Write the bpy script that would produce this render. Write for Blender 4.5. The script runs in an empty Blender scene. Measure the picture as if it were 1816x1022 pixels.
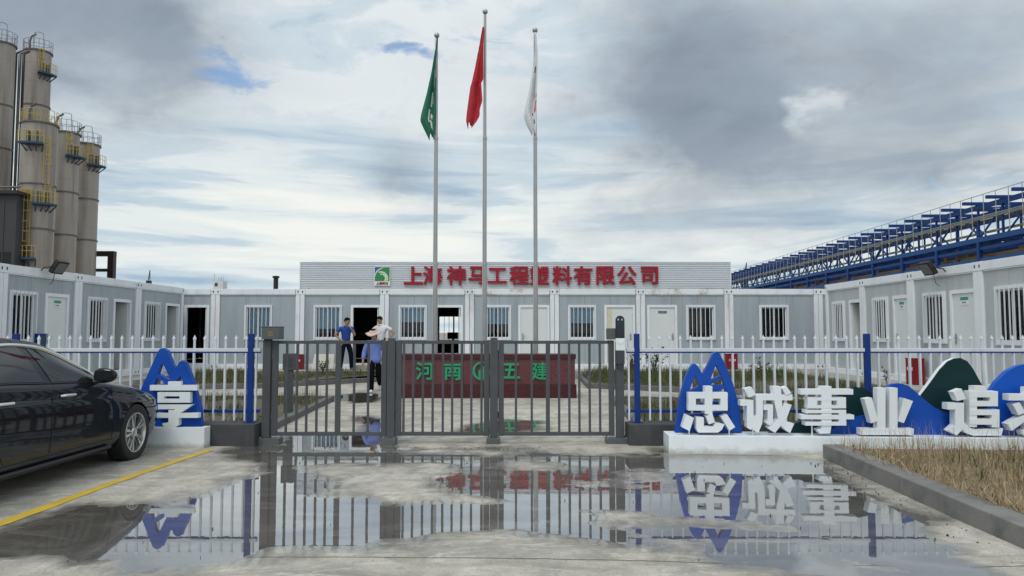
import bpy, bmesh, math, random
import numpy as np
from mathutils import Vector, Matrix, Euler
random.seed(7); rng = np.random.default_rng(7)
R = math.radians
scene = bpy.context.scene
COL = scene.collection
# ------------------------------------------------------------------ camera
CAM_H, FPX, CX, CY = 1.55, 1308.0, 908.0, 511.0
PITCH = math.atan(79.0 / FPX)
cam_d = bpy.data.cameras.new("camera"); cam = bpy.data.objects.new("camera", cam_d); COL.objects.link(cam)
cam.location = (0, 0, CAM_H); cam.rotation_euler = (math.pi / 2 + PITCH, 0, 0)
cam_d.sensor_width = 36.0; cam_d.lens = FPX / 1816 * 36; cam_d.clip_start = 0.05; cam_d.clip_end = 6000
scene.camera = cam
def ray(px, py):
    dx = (px - CX) / FPX; dy = (CY - py) / FPX
    return (dx, math.cos(PITCH) - dy * math.sin(PITCH), math.sin(PITCH) + dy * math.cos(PITCH))
def atY(px, py, Y):
    d = ray(px, py); t = Y / d[1]; return Vector((d[0] * t, Y, CAM_H + d[2] * t))
def atX(px, py, X):
    d = ray(px, py); t = X / d[0]; return Vector((X, d[1] * t, CAM_H + d[2] * t))
def atZ(px, py, Z=0.0):
    d = ray(px, py); t = (Z - CAM_H) / d[2]; return Vector((d[0] * t, d[1] * t, Z))
# ------------------------------------------------------------------ world
SUN_EL, SUN_AZ = R(58), R(205)          # azimuth measured clockwise from +Y
SKY_STRENGTH = 0.1
world = bpy.data.worlds.new("World"); scene.world = world; world.use_nodes = True
def build_world():
    nt = world.node_tree; N = nt.nodes; L = nt.links
    for n in list(N): N.remove(n)
    out = N.new("ShaderNodeOutputWorld"); bg = N.new("ShaderNodeBackground"); bg.inputs[1].default_value = SKY_STRENGTH
    L.new(bg.outputs[0], out.inputs[0])
    sky = N.new("ShaderNodeTexSky"); sky.sky_type = 'NISHITA'; sky.sun_disc = False
    sky.sun_elevation = SUN_EL; sky.sun_rotation = SUN_AZ; sky.air_density = 1.0; sky.dust_density = 1.0
    tc = N.new("ShaderNodeTexCoord"); sep = N.new("ShaderNodeSeparateXYZ"); L.new(tc.outputs["Generated"], sep.inputs[0])
    def M(op, a, b=None, c=None, clamp=False):
        n = N.new("ShaderNodeMath"); n.operation = op; n.use_clamp = clamp
        for i, v in enumerate((a, b, c)):
            if v is None: continue
            if isinstance(v, (int, float)): n.inputs[i].default_value = v
            else: L.new(v, n.inputs[i])
        return n.outputs[0]
    x, y, z = sep.outputs
    zc = M('ADD', M('MAXIMUM', z, 0.0), 0.10)
    comb = N.new("ShaderNodeCombineXYZ"); L.new(M('DIVIDE', x, zc), comb.inputs[0]); L.new(M('DIVIDE', y, zc), comb.inputs[1])
    P = comb.outputs[0]
    def noise(scale, detail=8, rough=.55, dist=0.0, vec=None, off=(0, 0, 0), sc=(1, 1, 1)):
        mp = N.new("ShaderNodeMapping"); L.new(vec or P, mp.inputs[0]); mp.inputs[1].default_value = off; mp.inputs[3].default_value = sc
        n = N.new("ShaderNodeTexNoise"); n.inputs["Scale"].default_value = scale; n.inputs["Detail"].default_value = detail
        n.inputs["Roughness"].default_value = rough; n.inputs["Distortion"].default_value = dist
        L.new(mp.outputs[0], n.inputs["Vector"]); return n.outputs["Fac"]
    def ramp(fac, stops, interp='EASE'):
        r = N.new("ShaderNodeValToRGB"); r.color_ramp.interpolation = interp
        e = r.color_ramp.elements
        while len(e) < len(stops): e.new(0.5)
        for i, (p, c) in enumerate(stops):
            e[i].position = p; e[i].color = (*c, 1) if len(c) == 3 else c
        L.new(fac, r.inputs[0]); return r.outputs[0]
    def mix(fac, a, b):
        m = N.new("ShaderNodeMix"); m.data_type = 'RGBA'
        if isinstance(fac, float): m.inputs[0].default_value = fac
        else: L.new(fac, m.inputs[0])
        for i, v in ((6, a), (7, b)):
            if isinstance(v, tuple): m.inputs[i].default_value = (*v, 1)
            else: L.new(v, m.inputs[i])
        return m.outputs[2]
    def srange(v, a, b):
        n = N.new("ShaderNodeMapRange"); n.interpolation_type = 'SMOOTHSTEP'; L.new(v, n.inputs[0])
        n.inputs[1].default_value = a; n.inputs[2].default_value = b; return n.outputs[0]
    az = M('ARCTAN2', x, y); el = M('ARCSINE', z)
    def cnoise(scale, off, sc):
        mp = N.new("ShaderNodeMapping"); L.new(tc.outputs["Generated"], mp.inputs[0]); mp.inputs[1].default_value = off; mp.inputs[3].default_value = sc
        n = N.new("ShaderNodeTexNoise"); n.inputs["Scale"].default_value = scale; n.inputs["Detail"].default_value = 6; n.inputs["Roughness"].default_value = .58; L.new(mp.outputs[0], n.inputs["Vector"])
        q = N.new("ShaderNodeSeparateXYZ"); L.new(n.outputs["Color"], q.inputs[0]); return q.outputs
    wn = cnoise(5.0, (1.3, 4.2, .6), (1, 1, 1.6))
    azw = M('ADD', az, M('MULTIPLY', M('SUBTRACT', wn[0], .5), .24)); elw = M('ADD', el, M('MULTIPLY', M('SUBTRACT', wn[1], .5), .15))
    # noise in direction space, stretched sideways, for soft cloud bodies
    body = noise(2.6, 6, .56, .4, tc.outputs["Generated"], (3.1, .7, 1.9), (1, 1, 1.9))
    wisp = noise(7.0, 6, .6, .6, tc.outputs["Generated"], (0, 5, 2), (1, 1, 2.4))
    streak = noise(3.2, 6, .55, .5, tc.outputs["Generated"], (7, 1, 4), (1, 1, 9.0))
    plane = noise(.55, 5, .55, .3, P, (2.3, 1.4, 0))
    def blob(px, py, wx, wy):
        d = Vector(ray(px, py)).normalized(); a = math.atan2(d.x, d.y); e = math.asin(d.z)
        u = M('DIVIDE', M('SUBTRACT', azw, a), wx / FPX); v = M('DIVIDE', M('SUBTRACT', elw, e), wy / FPX)
        return M('EXPONENT', M('MULTIPLY', M('ADD', M('MULTIPLY', u, u), M('MULTIPLY', v, v)), -1.0))
    def total(bl):
        s = bl[0]
        for b in bl[1:]: s = M('ADD', s, b)
        return s
    warpn = M('MULTIPLY', M('SUBTRACT', body, .5), 1.5); warpw = M('MULTIPLY', M('SUBTRACT', wisp, .5), .9)
    warp = M('ADD', warpn, warpw)
    K = 1.0 / SKY_STRENGTH
    c = lambda r, g, b: (r * K, g * K, b * K)
    # low sky: cream and pale blue streaks; higher: brighter white cloud
    low = ramp(streak, [(.30, c(.37, .50, .63)), (.44, c(.57, .68, .75)), (.53, c(.78, .84, .84)), (.66, c(.90, .92, .88))])
    high = ramp(M('ADD', M('MULTIPLY', body, .4), M('MULTIPLY', wisp, .6)), [(.32, c(.38, .50, .63)), (.44, c(.60, .70, .77)), (.55, c(.79, .84, .86)), (.70, c(.90, .92, .92))])
    clouds = mix(srange(el, .16, .34), low, high)
    # grey undersides
    dark = total([blob(1150, 130, 200, 170), blob(1255, 215, 130, 85), M('MULTIPLY', blob(1620, 110, 340, 170), .95), blob(170, 110, 165, 120), blob(60, 0, 250, 90),
                  M('MULTIPLY', blob(690, 320, 90, 55), .75), M('MULTIPLY', blob(1120, 400, 260, 50), .40), M('MULTIPLY', blob(1600, 300, 330, 60), .3)])
    gap = total([blob(1385, 208, 30, 18), blob(1420, 190, 45, 13), M('MULTIPLY', blob(1475, 170, 40, 9), .8), M('MULTIPLY', blob(1410, 190, 110, 50), .25), M('MULTIPLY', blob(960, 60, 50, 90), .5)])
    dk = srange(M('SUBTRACT', M('ADD', dark, M('MULTIPLY', warp, 1.15)), M('MULTIPLY', gap, .50)), -.05, 1.25)
    grey = ramp(M('ADD', M('MULTIPLY', body, .6), M('MULTIPLY', plane, .4)), [(.38, c(.20, .245, .31)), (.50, c(.29, .35, .425)), (.61, c(.47, .55, .62))])
    core = M('MULTIPLY', total([blob(1170, 150, 130, 130), M('MULTIPLY', blob(170, 120, 120, 90), .6)]), .45)
    grey = mix(M('MINIMUM', core, .6), grey, c(.235, .28, .345))
    dkf = M('MULTIPLY', dk, .93)
    clouds = mix(dkf, clouds, grey)
    # open blue
    hole = total([M('MULTIPLY', blob(390, 112, 62, 30), .95), M('MULTIPLY', blob(375, 62, 55, 26), .5), M('MULTIPLY', blob(735, 122, 80, 20), 1.05), M('MULTIPLY', blob(860, 80, 60, 25), .5), M('MULTIPLY', blob(1800, 330, 160, 70), .30), M('MULTIPLY', blob(245, 365, 90, 30), .45)])
    frag = noise(16.0, 6, .62, .8, tc.outputs["Generated"], (2, 8, 1), (1, 1, 2.6))
    hl = srange(M('ADD', M('ADD', hole, M('MULTIPLY', warp, .7)), M('MULTIPLY', M('SUBTRACT', frag, .5), 2.2)), .42, 1.15)
    skyb = N.new("ShaderNodeMix"); skyb.data_type = 'RGBA'; skyb.blend_type = 'MULTIPLY'; skyb.inputs[0].default_value = 1.0
    L.new(sky.outputs[0], skyb.inputs[6]); skyb.inputs[7].default_value = (1.2, 1.45, 1.6, 1)
    col = mix(M('MULTIPLY', hl, .80), clouds, skyb.outputs[2])
    # below the horizon: the land
    col = mix(srange(z, -.02, .0), c(.25, .25, .25), col)
    L.new(col, bg.inputs[0])
build_world()
sun_d = bpy.data.lights.new("sun", 'SUN'); sun_d.energy = 1.5; sun_d.angle = R(25); sun_d.color = (1, .965, .92)
sun = bpy.data.objects.new("sun", sun_d); COL.objects.link(sun)
sun_dir = Vector((math.sin(SUN_AZ) * math.cos(SUN_EL), math.cos(SUN_AZ) * math.cos(SUN_EL), math.sin(SUN_EL)))
sun.rotation_euler = sun_dir.to_track_quat('Z', 'Y').to_euler()
vs = scene.view_settings; vs.view_transform = 'Standard'; vs.look = 'None'; vs.exposure = 0.0; vs.gamma = 1.0; vs.use_curve_mapping = False
scene.cycles.max_bounces = 6; scene.cycles.diffuse_bounces = 3; scene.cycles.glossy_bounces = 3; scene.cycles.transparent_max_bounces = 16
world.cycles.sampling_method = 'MANUAL'; world.cycles.sample_map_resolution = 512
# ------------------------------------------------------------------ materials
MATS = {}
def mat(name, color, rough=.5, metal=0.0, var=.12, scale=2.0, stretch=(1, 1, 1), bump=0.0, bump_scale=40.0, coat=0.0, spec=.5, rvar=.1, dirt=None):
    if name in MATS: return MATS[name]
    m = bpy.data.materials.new(name); m.use_nodes = True; nt = m.node_tree; N = nt.nodes; L = nt.links
    b = N["Principled BSDF"]
    geo = N.new("ShaderNodeNewGeometry"); mp = N.new("ShaderNodeMapping"); mp.inputs[3].default_value = stretch
    L.new(geo.outputs["Position"], mp.inputs[0])
    n = N.new("ShaderNodeTexNoise"); n.inputs["Scale"].default_value = scale; n.inputs["Detail"].default_value = 7; n.inputs["Roughness"].default_value = .6
    L.new(mp.outputs[0], n.inputs["Vector"])
    r = N.new("ShaderNodeValToRGB"); e = r.color_ramp.elements
    e[0].position = .3; e[1].position = .7
    e[0].color = (*[v * (1 - var) for v in color], 1); e[1].color = (*[min(1, v * (1 + var)) for v in color], 1)
    L.new(n.outputs["Fac"], r.inputs[0]); colr = r.outputs[0]
    if dirt:
        n2 = N.new("ShaderNodeTexNoise"); n2.inputs["Scale"].default_value = dirt[1]; n2.inputs["Detail"].default_value = 9; n2.inputs["Roughness"].default_value = .7
        mp2 = N.new("ShaderNodeMapping"); mp2.inputs[3].default_value = dirt[2]; L.new(geo.outputs["Position"], mp2.inputs[0]); L.new(mp2.outputs[0], n2.inputs["Vector"])
        rg = N.new("ShaderNodeMapRange"); rg.interpolation_type = 'SMOOTHSTEP'; rg.inputs[1].default_value = dirt[3]; rg.inputs[2].default_value = dirt[4]; rg.inputs[4].default_value = dirt[5]
        L.new(n2.outputs["Fac"], rg.inputs[0])
        mx = N.new("ShaderNodeMix"); mx.data_type = 'RGBA'; L.new(rg.outputs[0], mx.inputs[0]); L.new(colr, mx.inputs[6]); mx.inputs[7].default_value = (*dirt[0], 1)
        colr = mx.outputs[2]
    L.new(colr, b.inputs["Base Color"])
    mr = N.new("ShaderNodeMapRange"); mr.inputs[3].default_value = max(0.02, rough - rvar); mr.inputs[4].default_value = min(1, rough + rvar)
    L.new(n.outputs["Fac"], mr.inputs[0]); L.new(mr.outputs[0], b.inputs["Roughness"])
    b.inputs["Metallic"].default_value = metal; b.inputs["Specular IOR Level"].default_value = spec
    b.inputs["Coat Weight"].default_value = coat; b.inputs["Coat Roughness"].default_value = .04
    if bump:
        nb = N.new("ShaderNodeTexNoise"); nb.inputs["Scale"].default_value = bump_scale; nb.inputs["Detail"].default_value = 6
        L.new(mp.outputs[0], nb.inputs["Vector"])
        bp = N.new("ShaderNodeBump"); bp.inputs["Strength"].default_value = bump; bp.inputs["Distance"].default_value = .02
        L.new(nb.outputs["Fac"], bp.inputs["Height"]); L.new(bp.outputs[0], b.inputs["Normal"])
    MATS[name] = m; return m
def attr_mat(name, attr, rough=.8, translucent=.0):
    m = bpy.data.materials.new(name); m.use_nodes = True; N = m.node_tree.nodes; L = m.node_tree.links
    a = N.new("ShaderNodeAttribute"); a.attribute_name = attr
    b = N["Principled BSDF"]; b.inputs["Roughness"].default_value = rough; L.new(a.outputs["Color"], b.inputs["Base Color"])
    b.inputs["Specular IOR Level"].default_value = .2
    MATS[name] = m; return m
def glass_mat(name, tint, refl_ior=1.5, rough=0.0):
    m = bpy.data.materials.new(name); m.use_nodes = True; N = m.node_tree.nodes; L = m.node_tree.links
    for n in list(N): N.remove(n)
    o = N.new("ShaderNodeOutputMaterial"); mx = N.new("ShaderNodeMixShader"); t = N.new("ShaderNodeBsdfTransparent"); g = N.new("ShaderNodeBsdfGlossy"); f = N.new("ShaderNodeFresnel")
    t.inputs[0].default_value = (*tint, 1); g.inputs["Roughness"].default_value = rough; f.inputs[0].default_value = refl_ior
    L.new(f.outputs[0], mx.inputs[0]); L.new(t.outputs[0], mx.inputs[1]); L.new(g.outputs[0], mx.inputs[2]); L.new(mx.outputs[0], o.inputs[0])
    MATS[name] = m; return m
RUST = ((.36, .21, .08), .75, (1.0, 1.0, .6), .555, .66, .75)
GRIME = ((.33, .31, .27), 1.6, (1.5, 1.5, .35), .50, .80, .55)
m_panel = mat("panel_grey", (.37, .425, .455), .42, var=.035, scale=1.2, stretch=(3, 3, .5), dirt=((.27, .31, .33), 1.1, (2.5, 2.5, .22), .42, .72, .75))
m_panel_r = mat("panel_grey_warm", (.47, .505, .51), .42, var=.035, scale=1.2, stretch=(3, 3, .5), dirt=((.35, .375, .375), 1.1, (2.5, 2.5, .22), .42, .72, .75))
m_frame = mat("frame_white", (.80, .83, .86), .4, var=.04, scale=2, dirt=GRIME)
m_beam = mat("beam_white_rusted", (.80, .83, .85), .4, var=.04, scale=2, dirt=RUST)
m_door = mat("door_white", (.70, .73, .73), .35, var=.03, scale=1.5, stretch=(2, 2, .5))
m_plastic = mat("window_white", (.76, .79, .82), .35, var=.02)
m_bars = mat("bar_white", (.72, .75, .78), .4, var=.05, scale=6)
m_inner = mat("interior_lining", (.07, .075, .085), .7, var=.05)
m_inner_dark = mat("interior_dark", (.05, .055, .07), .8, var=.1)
m_curtain = mat("curtain_blue", (.50, .70, .88), .8, var=.14, scale=9, stretch=(4, 4, .1))
m_glass = glass_mat("window_glass", (.90, .94, .95), 1.45)
m_black = mat("black_rubber", (.012, .012, .013), .6, var=.2)
m_dark_hole = mat("hole_black", (.01, .01, .012), .8, var=.1)
m_chrome = mat("steel_bright", (.80, .80, .80), .32, 1.0, var=.03)
m_handle = mat("handle_steel", (.42, .42, .42), .35, .9, var=.05)
m_gate = mat("gate_grey", (.070, .076, .084), .5, .1, var=.10, scale=4, dirt=((.16, .155, .15), 3.0, (1, 1, .4), .55, .85, .5))
m_gate2 = mat("gate_box_grey", (.10, .112, .112), .45, .2, var=.08)
m_fwhite = mat("fence_white", (.63, .675, .71), .4, var=.06, scale=5, dirt=GRIME)
m_fblue = mat("fence_blue", (.006, .036, .20), .45, var=.12, scale=4, spec=.25)
m_signwhite = mat("sign_white", (.78, .83, .86), .4, var=.035, scale=3, bump=.05, bump_scale=6, dirt=((.42, .41, .37), 2.2, (1.3, 1.3, .30), .54, .80, .65))
m_signblue = mat("sign_blue", (.002, .064, .38), .45, var=.10, scale=2.2, spec=.35, dirt=((.015, .095, .38), 2.4, (1.4, 1.4, .3), .55, .8, .5))
m_signgreen = mat("sign_darkgreen", (.003, .028, .030), .5, var=.12, scale=3, spec=.25)
m_redletter = mat("letter_red", (.33, .013, .030), .5, var=.08, spec=.3)
m_greenletter = mat("letter_green", (.02, .30, .14), .4, var=.08)
m_granite = mat("granite_red", (.12, .036, .043), .3, var=.25, scale=24, dirt=((.16, .06, .065), 2.2, (1, 1, 1), .5, .8, .6))
m_granite_d = mat("granite_dark", (.058, .010, .016), .25, var=.25, scale=24)
m_corr = mat("corrugated_white", (.68, .72, .76), .38, .1, var=.05, scale=1.2, stretch=(.5, .5, 3))
m_pole = mat("pole_steel", (.40, .40, .40), .38, .7, var=.06, scale=3)
m_kerb = mat("kerb_concrete", (.13, .13, .128), .85, var=.25, scale=3, bump=.35, bump_scale=60, dirt=((.055, .055, .055), 1.8, (1, 1, 1), .48, .7, .7))
m_kerb_l = mat("kerb_top_concrete", (.19, .185, .175), .85, var=.15, scale=3, bump=.3, bump_scale=60, dirt=((.10, .10, .097), 2.0, (1, 1, 1), .46, .66, .8))
m_plinth = mat("plinth_dark", (.052, .055, .058), .8, var=.2, scale=4, bump=.25, bump_scale=50, dirt=((.10, .10, .10), 2.2, (1, 1, .5), .55, .75, .7))
m_soil = mat("soil", (.10, .085, .062), .95, var=.3, scale=5, bump=.8, bump_scale=20)
m_slab = mat("slab_concrete", (.34, .325, .30), .85, var=.14, scale=2, bump=.2, bump_scale=40)
m_silo = mat("silo_metal", (.32, .285, .255), .45, .55, var=.10, scale=.35, stretch=(2, 2, .5), dirt=((.17, .145, .12), .5, (2.0, 2.0, .10), .42, .70, .85))
m_silo_band = mat("silo_band", (.13, .12, .115), .5, .5, var=.1)
m_yellow = mat("rail_yellow", (.45, .33, .045), .55, var=.15, scale=.8)
m_greyrail = mat("rail_grey", (.20, .19, .18), .55, .3, var=.1)
m_platblue = mat("platform_blue", (.015, .055, .11), .5, var=.15)
m_darkhall = mat("dark_cladding", (.035, .036, .04), .6, var=.15, scale=.4)
m_darksteel = mat("dark_steel", (.03, .022, .02), .5, .2, var=.1)
m_rack = mat("rack_blue", (.006, .042, .18), .55, var=.15, scale=.5, spec=.25)
m_rack2 = mat("rack_blue_light", (.009, .075, .25), .55, var=.15, scale=.5, spec=.25)
m_galv = mat("galvanised", (.42, .43, .43), .5, .5, var=.1, scale=1)
m_grating = mat("grating_grey", (.22, .24, .20), .7, .2, var=.2, scale=.7)
m_pipe = mat("pipe_brown", (.30, .18, .08), .55, var=.2, scale=.5)
m_pipe2 = mat("pipe_grey", (.14, .12, .10), .5, .3, var=.2, scale=.5)
m_yline = mat("paint_yellow", (.55, .38, .035), .6, var=.12, scale=3, dirt=((.33, .27, .13), 5, (1, 1, 1), .52, .75, .8), bump=.15, bump_scale=80)
m_redbox = mat("box_red", (.22, .008, .014), .5, var=.1, scale=3, spec=.3)
m_plate_w = mat("plate_white", (.78, .80, .80), .4, var=.02)
m_plate_g = mat("plate_green", (.03, .27, .18), .4, var=.05)
m_plate_b = mat("plate_navy", (.02, .04, .16), .4, var=.05)
m_ink = mat("ink_dark", (.04, .05, .06), .6, var=.05)
def splash_base():
    m = m_signwhite.copy(); m.name = "sign_base_white"; N = m.node_tree.nodes; L = m.node_tree.links; b = N["Principled BSDF"]
    src = b.inputs["Base Color"].links[0].from_socket
    geo = N.new("ShaderNodeNewGeometry"); sp = N.new("ShaderNodeSeparateXYZ"); L.new(geo.outputs["Position"], sp.inputs[0])
    n = N.new("ShaderNodeTexNoise"); n.inputs["Scale"].default_value = 7; n.inputs["Detail"].default_value = 8; n.inputs["Roughness"].default_value = .75; L.new(geo.outputs["Position"], n.inputs["Vector"])
    a = N.new("ShaderNodeMath"); a.operation = 'MULTIPLY_ADD'; L.new(n.outputs["Fac"], a.inputs[0]); a.inputs[1].default_value = -.22; L.new(sp.outputs[2], a.inputs[2])
    r = N.new("ShaderNodeMapRange"); r.interpolation_type = 'SMOOTHSTEP'; r.inputs[1].default_value = -.10; r.inputs[2].default_value = .0; r.inputs[3].default_value = .65; r.inputs[4].default_value = 0; L.new(a.outputs[0], r.inputs[0])
    mx = N.new("ShaderNodeMix"); mx.data_type = 'RGBA'; L.new(r.outputs[0], mx.inputs[0]); L.new(src, mx.inputs[6]); mx.inputs[7].default_value = (.34, .30, .24, 1); L.new(mx.outputs[2], b.inputs["Base Color"]); return m
m_signbase = splash_base()
def rib(m):
    """fine vertical micro-ribs of the sandwich panels"""
    N = m.node_tree.nodes; L = m.node_tree.links; b = N["Principled BSDF"]; geo = N.new("ShaderNodeNewGeometry"); sp = N.new("ShaderNodeSeparateXYZ"); L.new(geo.outputs["Position"], sp.inputs[0])
    a = N.new("ShaderNodeMath"); a.operation = 'ADD'; L.new(sp.outputs[0], a.inputs[0]); L.new(sp.outputs[1], a.inputs[1])
    k = N.new("ShaderNodeMath"); k.operation = 'MULTIPLY'; L.new(a.outputs[0], k.inputs[0]); k.inputs[1].default_value = 48.0
    q = N.new("ShaderNodeMath"); q.operation = 'SINE'; L.new(k.outputs[0], q.inputs[0]); p = N.new("ShaderNodeBump"); p.inputs["Strength"].default_value = .22; p.inputs["Distance"].default_value = .003
    L.new(q.outputs[0], p.inputs["Height"]); L.new(p.outputs[0], b.inputs["Normal"])
rib(m_panel); rib(m_panel_r)
# ------------------------------------------------------------------ mesh helpers
class MB:
    def __init__(s): s.v = []; s.f = []
    def add(s, vs, fs):
        o = len(s.v); s.v += [tuple(v) for v in vs]; s.f += [tuple(i + o for i in f) for f in fs]; return s
    def box(s, a, b):
        (x0, y0, z0), (x1, y1, z1) = a, b
        return s.add([(x0, y0, z0), (x1, y0, z0), (x1, y1, z0), (x0, y1, z0), (x0, y0, z1), (x1, y0, z1), (x1, y1, z1), (x0, y1, z1)],
                     [(0, 3, 2, 1), (4, 5, 6, 7), (0, 1, 5, 4), (1, 2, 6, 5), (2, 3, 7, 6), (3, 0, 4, 7)])
    def bar(s, p, q, w, h=None, up=(0, 0, 1)):
        p = Vector(p); q = Vector(q); d = (q - p).normalized(); u = Vector(up)
        if abs(d.dot(u)) > .98: u = Vector((1, 0, 0))
        a = d.cross(u).normalized(); c = a.cross(d).normalized(); h = h or w
        vs = [e + a * (i * w / 2) + c * (j * h / 2) for e in (p, q) for i, j in ((-1, -1), (1, -1), (1, 1), (-1, 1))]
        return s.add(vs, [(3, 2, 1, 0), (4, 5, 6, 7), (0, 1, 5, 4), (1, 2, 6, 5), (2, 3, 7, 6), (3, 0, 4, 7)])
    def tube(s, pts, rad, n=8, caps=True):
        pts = [Vector(p) for p in pts]; rs = rad if isinstance(rad, (list, tuple)) else [rad] * len(pts)
        vs = []; fs = []; ref = None
        for i, p in enumerate(pts):
            d = (pts[min(i + 1, len(pts) - 1)] - pts[max(i - 1, 0)]).normalized()
            if ref is None:
                ref = Vector((0, 0, 1)) if abs(d.z) < .9 else Vector((1, 0, 0))
            a = d.cross(ref).normalized(); b = a.cross(d).normalized(); ref = b
            for k in range(n):
                t = 2 * math.pi * k / n; vs.append(p + (a * math.cos(t) + b * math.sin(t)) * rs[i])
        for i in range(len(pts) - 1):
            for k in range(n):
                fs.append((i * n + k, i * n + (k + 1) % n, (i + 1) * n + (k + 1) % n, (i + 1) * n + k))
        if caps:
            fs.append(tuple(range(n - 1, -1, -1))); fs.append(tuple((len(pts) - 1) * n + k for k in range(n)))
        return s.add(vs, fs)
    def lathe(s, prof, n=24, c=(0, 0, 0), axis='z', a0=0, a1=2 * math.pi):
        full = abs(a1 - a0 - 2 * math.pi) < 1e-6; m = n if full else n + 1; vs = []; fs = []
        for r, h in prof:
            for k in range(m):
                t = a0 + (a1 - a0) * k / n; p = (r * math.cos(t), r * math.sin(t), h)
                if axis == 'x': p = (h, r * math.cos(t), r * math.sin(t))
                vs.append((p[0] + c[0], p[1] + c[1], p[2] + c[2]))
        for i in range(len(prof) - 1):
            for k in range(n):
                k2 = (k + 1) % m
                fs.append((i * m + k, i * m + k2, (i + 1) * m + k2, (i + 1) * m + k))
        return s.add(vs, fs)
    def prism(s, poly, d0, d1, axis='y'):
        """closed polygon (x,z) extruded along y from d0 to d1"""
        n = len(poly)
        f = (lambda p, d: (p[0], d, p[1])) if axis == 'y' else ((lambda p, d: (p[0], p[1], d)) if axis == 'z' else (lambda p, d: (d, p[0], p[1])))
        vs = [f(p, d0) for p in poly] + [f(p, d1) for p in poly]
        return s.add(vs, [tuple(range(n)), tuple(range(2 * n - 1, n - 1, -1))] + [(i, i + n, (i + 1) % n + n, (i + 1) % n) for i in range(n)])
    def mesh(s, name, m, smooth=False, bevel=0.0, angle=35):
        me = bpy.data.meshes.new(name); me.from_pydata(s.v, [], s.f); me.update()
        bm = bmesh.new(); bm.from_mesh(me)
        bmesh.ops.recalc_face_normals(bm, faces=bm.faces)
        if bevel: bmesh.ops.bevel(bm, geom=[e for e in bm.edges if len(e.link_faces) == 2 and e.calc_face_angle(0) > .6], offset=bevel, segments=2, profile=.6, affect='EDGES', clamp_overlap=True)
        bm.to_mesh(me); bm.free()
        me.materials.append(m)
        if smooth:
            me.shade_smooth()
            try: me.set_sharp_from_angle(angle=R(angle))
            except Exception: pass
        return me
    def build(s, name, m, parent=None, loc=(0, 0, 0), smooth=False, bevel=0.0, angle=35):
        return link(name, s.mesh(name, m, smooth, bevel, angle), parent, loc)
def link(name, me, parent=None, loc=(0, 0, 0), rot=(0, 0, 0)):
    o = bpy.data.objects.new(name, me); COL.objects.link(o); o.location = loc; o.rotation_euler = rot
    if parent is not None: o.parent = parent
    return o
def tag(o, label=None, cat=None, group=None, kind=None):
    if label: o["label"] = label
    if cat: o["category"] = cat
    if group: o["group"] = group
    if kind: o["kind"] = kind
    return o
def empty(name, loc=(0, 0, 0), rz=0.0, label=None, cat=None, group=None):
    o = bpy.data.objects.new(name, None); COL.objects.link(o); o.location = loc; o.rotation_euler = (0, 0, rz); o.empty_display_size = .2
    return tag(o, label, cat, group)
def text_mesh(txt, size, depth, offset, m, name="letter"):
    cu = bpy.data.curves.new(name, 'FONT'); cu.body = txt; cu.size = size; cu.extrude = depth / 2; cu.resolution_u = 3
    cu.align_x = 'CENTER'; cu.align_y = 'CENTER'
    o = bpy.data.objects.new(name, cu); COL.objects.link(o)
    dg = bpy.context.evaluated_depsgraph_get(); me = bpy.data.meshes.new_from_object(o.evaluated_get(dg))
    bpy.data.objects.remove(o); bpy.data.curves.remove(cu)
    n = len(me.vertices); co = np.zeros(n * 3); me.vertices.foreach_get("co", co); co = co.reshape(-1, 3)
    if n:
        c = (co[:, :2].max(0) + co[:, :2].min(0)) / 2; co[:, :2] -= c
        # stand upright, facing -y
        co = np.stack([co[:, 0], -co[:, 2], co[:, 1]], 1)
        me.vertices.foreach_set("co", co.ravel()); me.update()
    if offset and n:
        base = co; nf = len(me.polygons); polys = [tuple(p.vertices) for p in me.polygons]; vs = []; fs = []
        for k, (ax, az) in enumerate(((0, 0), (1, 0), (-1, 0), (0, 1), (0, -1), (.7, .7), (-.7, .7), (.7, -.7), (-.7, -.7))):
            q = base.copy(); q[:, 0] += ax * offset; q[:, 2] += az * offset; q[:, 1] += np.where(q[:, 1] < 0, -.0008 * k, .0008 * k)
            o_ = len(vs); vs += [tuple(v) for v in q]; fs += [tuple(i + o_ for i in p) for p in polys]
        me2 = bpy.data.meshes.new(name); me2.from_pydata(vs, [], fs); me2.update(); bpy.data.meshes.remove(me); me = me2
    me.materials.clear(); me.materials.append(m); me.name = name
    return me
# ------------------------------------------------------------------ numpy noise
def vnoise(x, y, seed=0):
    xi = np.floor(x).astype(np.int64); yi = np.floor(y).astype(np.int64); fx = x - xi; fy = y - yi
    fx = fx * fx * (3 - 2 * fx); fy = fy * fy * (3 - 2 * fy)
    def h(a, b):
        n = (a * 374761393 + b * 668265263 + seed * 982451653) & 0x7fffffff
        n = ((n ^ (n >> 13)) * 1274126177) & 0x7fffffff
        return ((n ^ (n >> 16)) & 0xffff) / 65535.0
    return (h(xi, yi) * (1 - fx) + h(xi + 1, yi) * fx) * (1 - fy) + (h(xi, yi + 1) * (1 - fx) + h(xi + 1, yi + 1) * fx) * fy
def fbm(x, y, sc, octv=5, seed=0, gain=.55):
    r = np.zeros_like(x); a = 1.0; t = 0
    for o in range(octv):
        r += a * vnoise(x * sc + 17.3 * o, y * sc + 9.1 * o, seed + o); t += a; a *= gain; sc *= 2.03
    return r / t - .5
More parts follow.
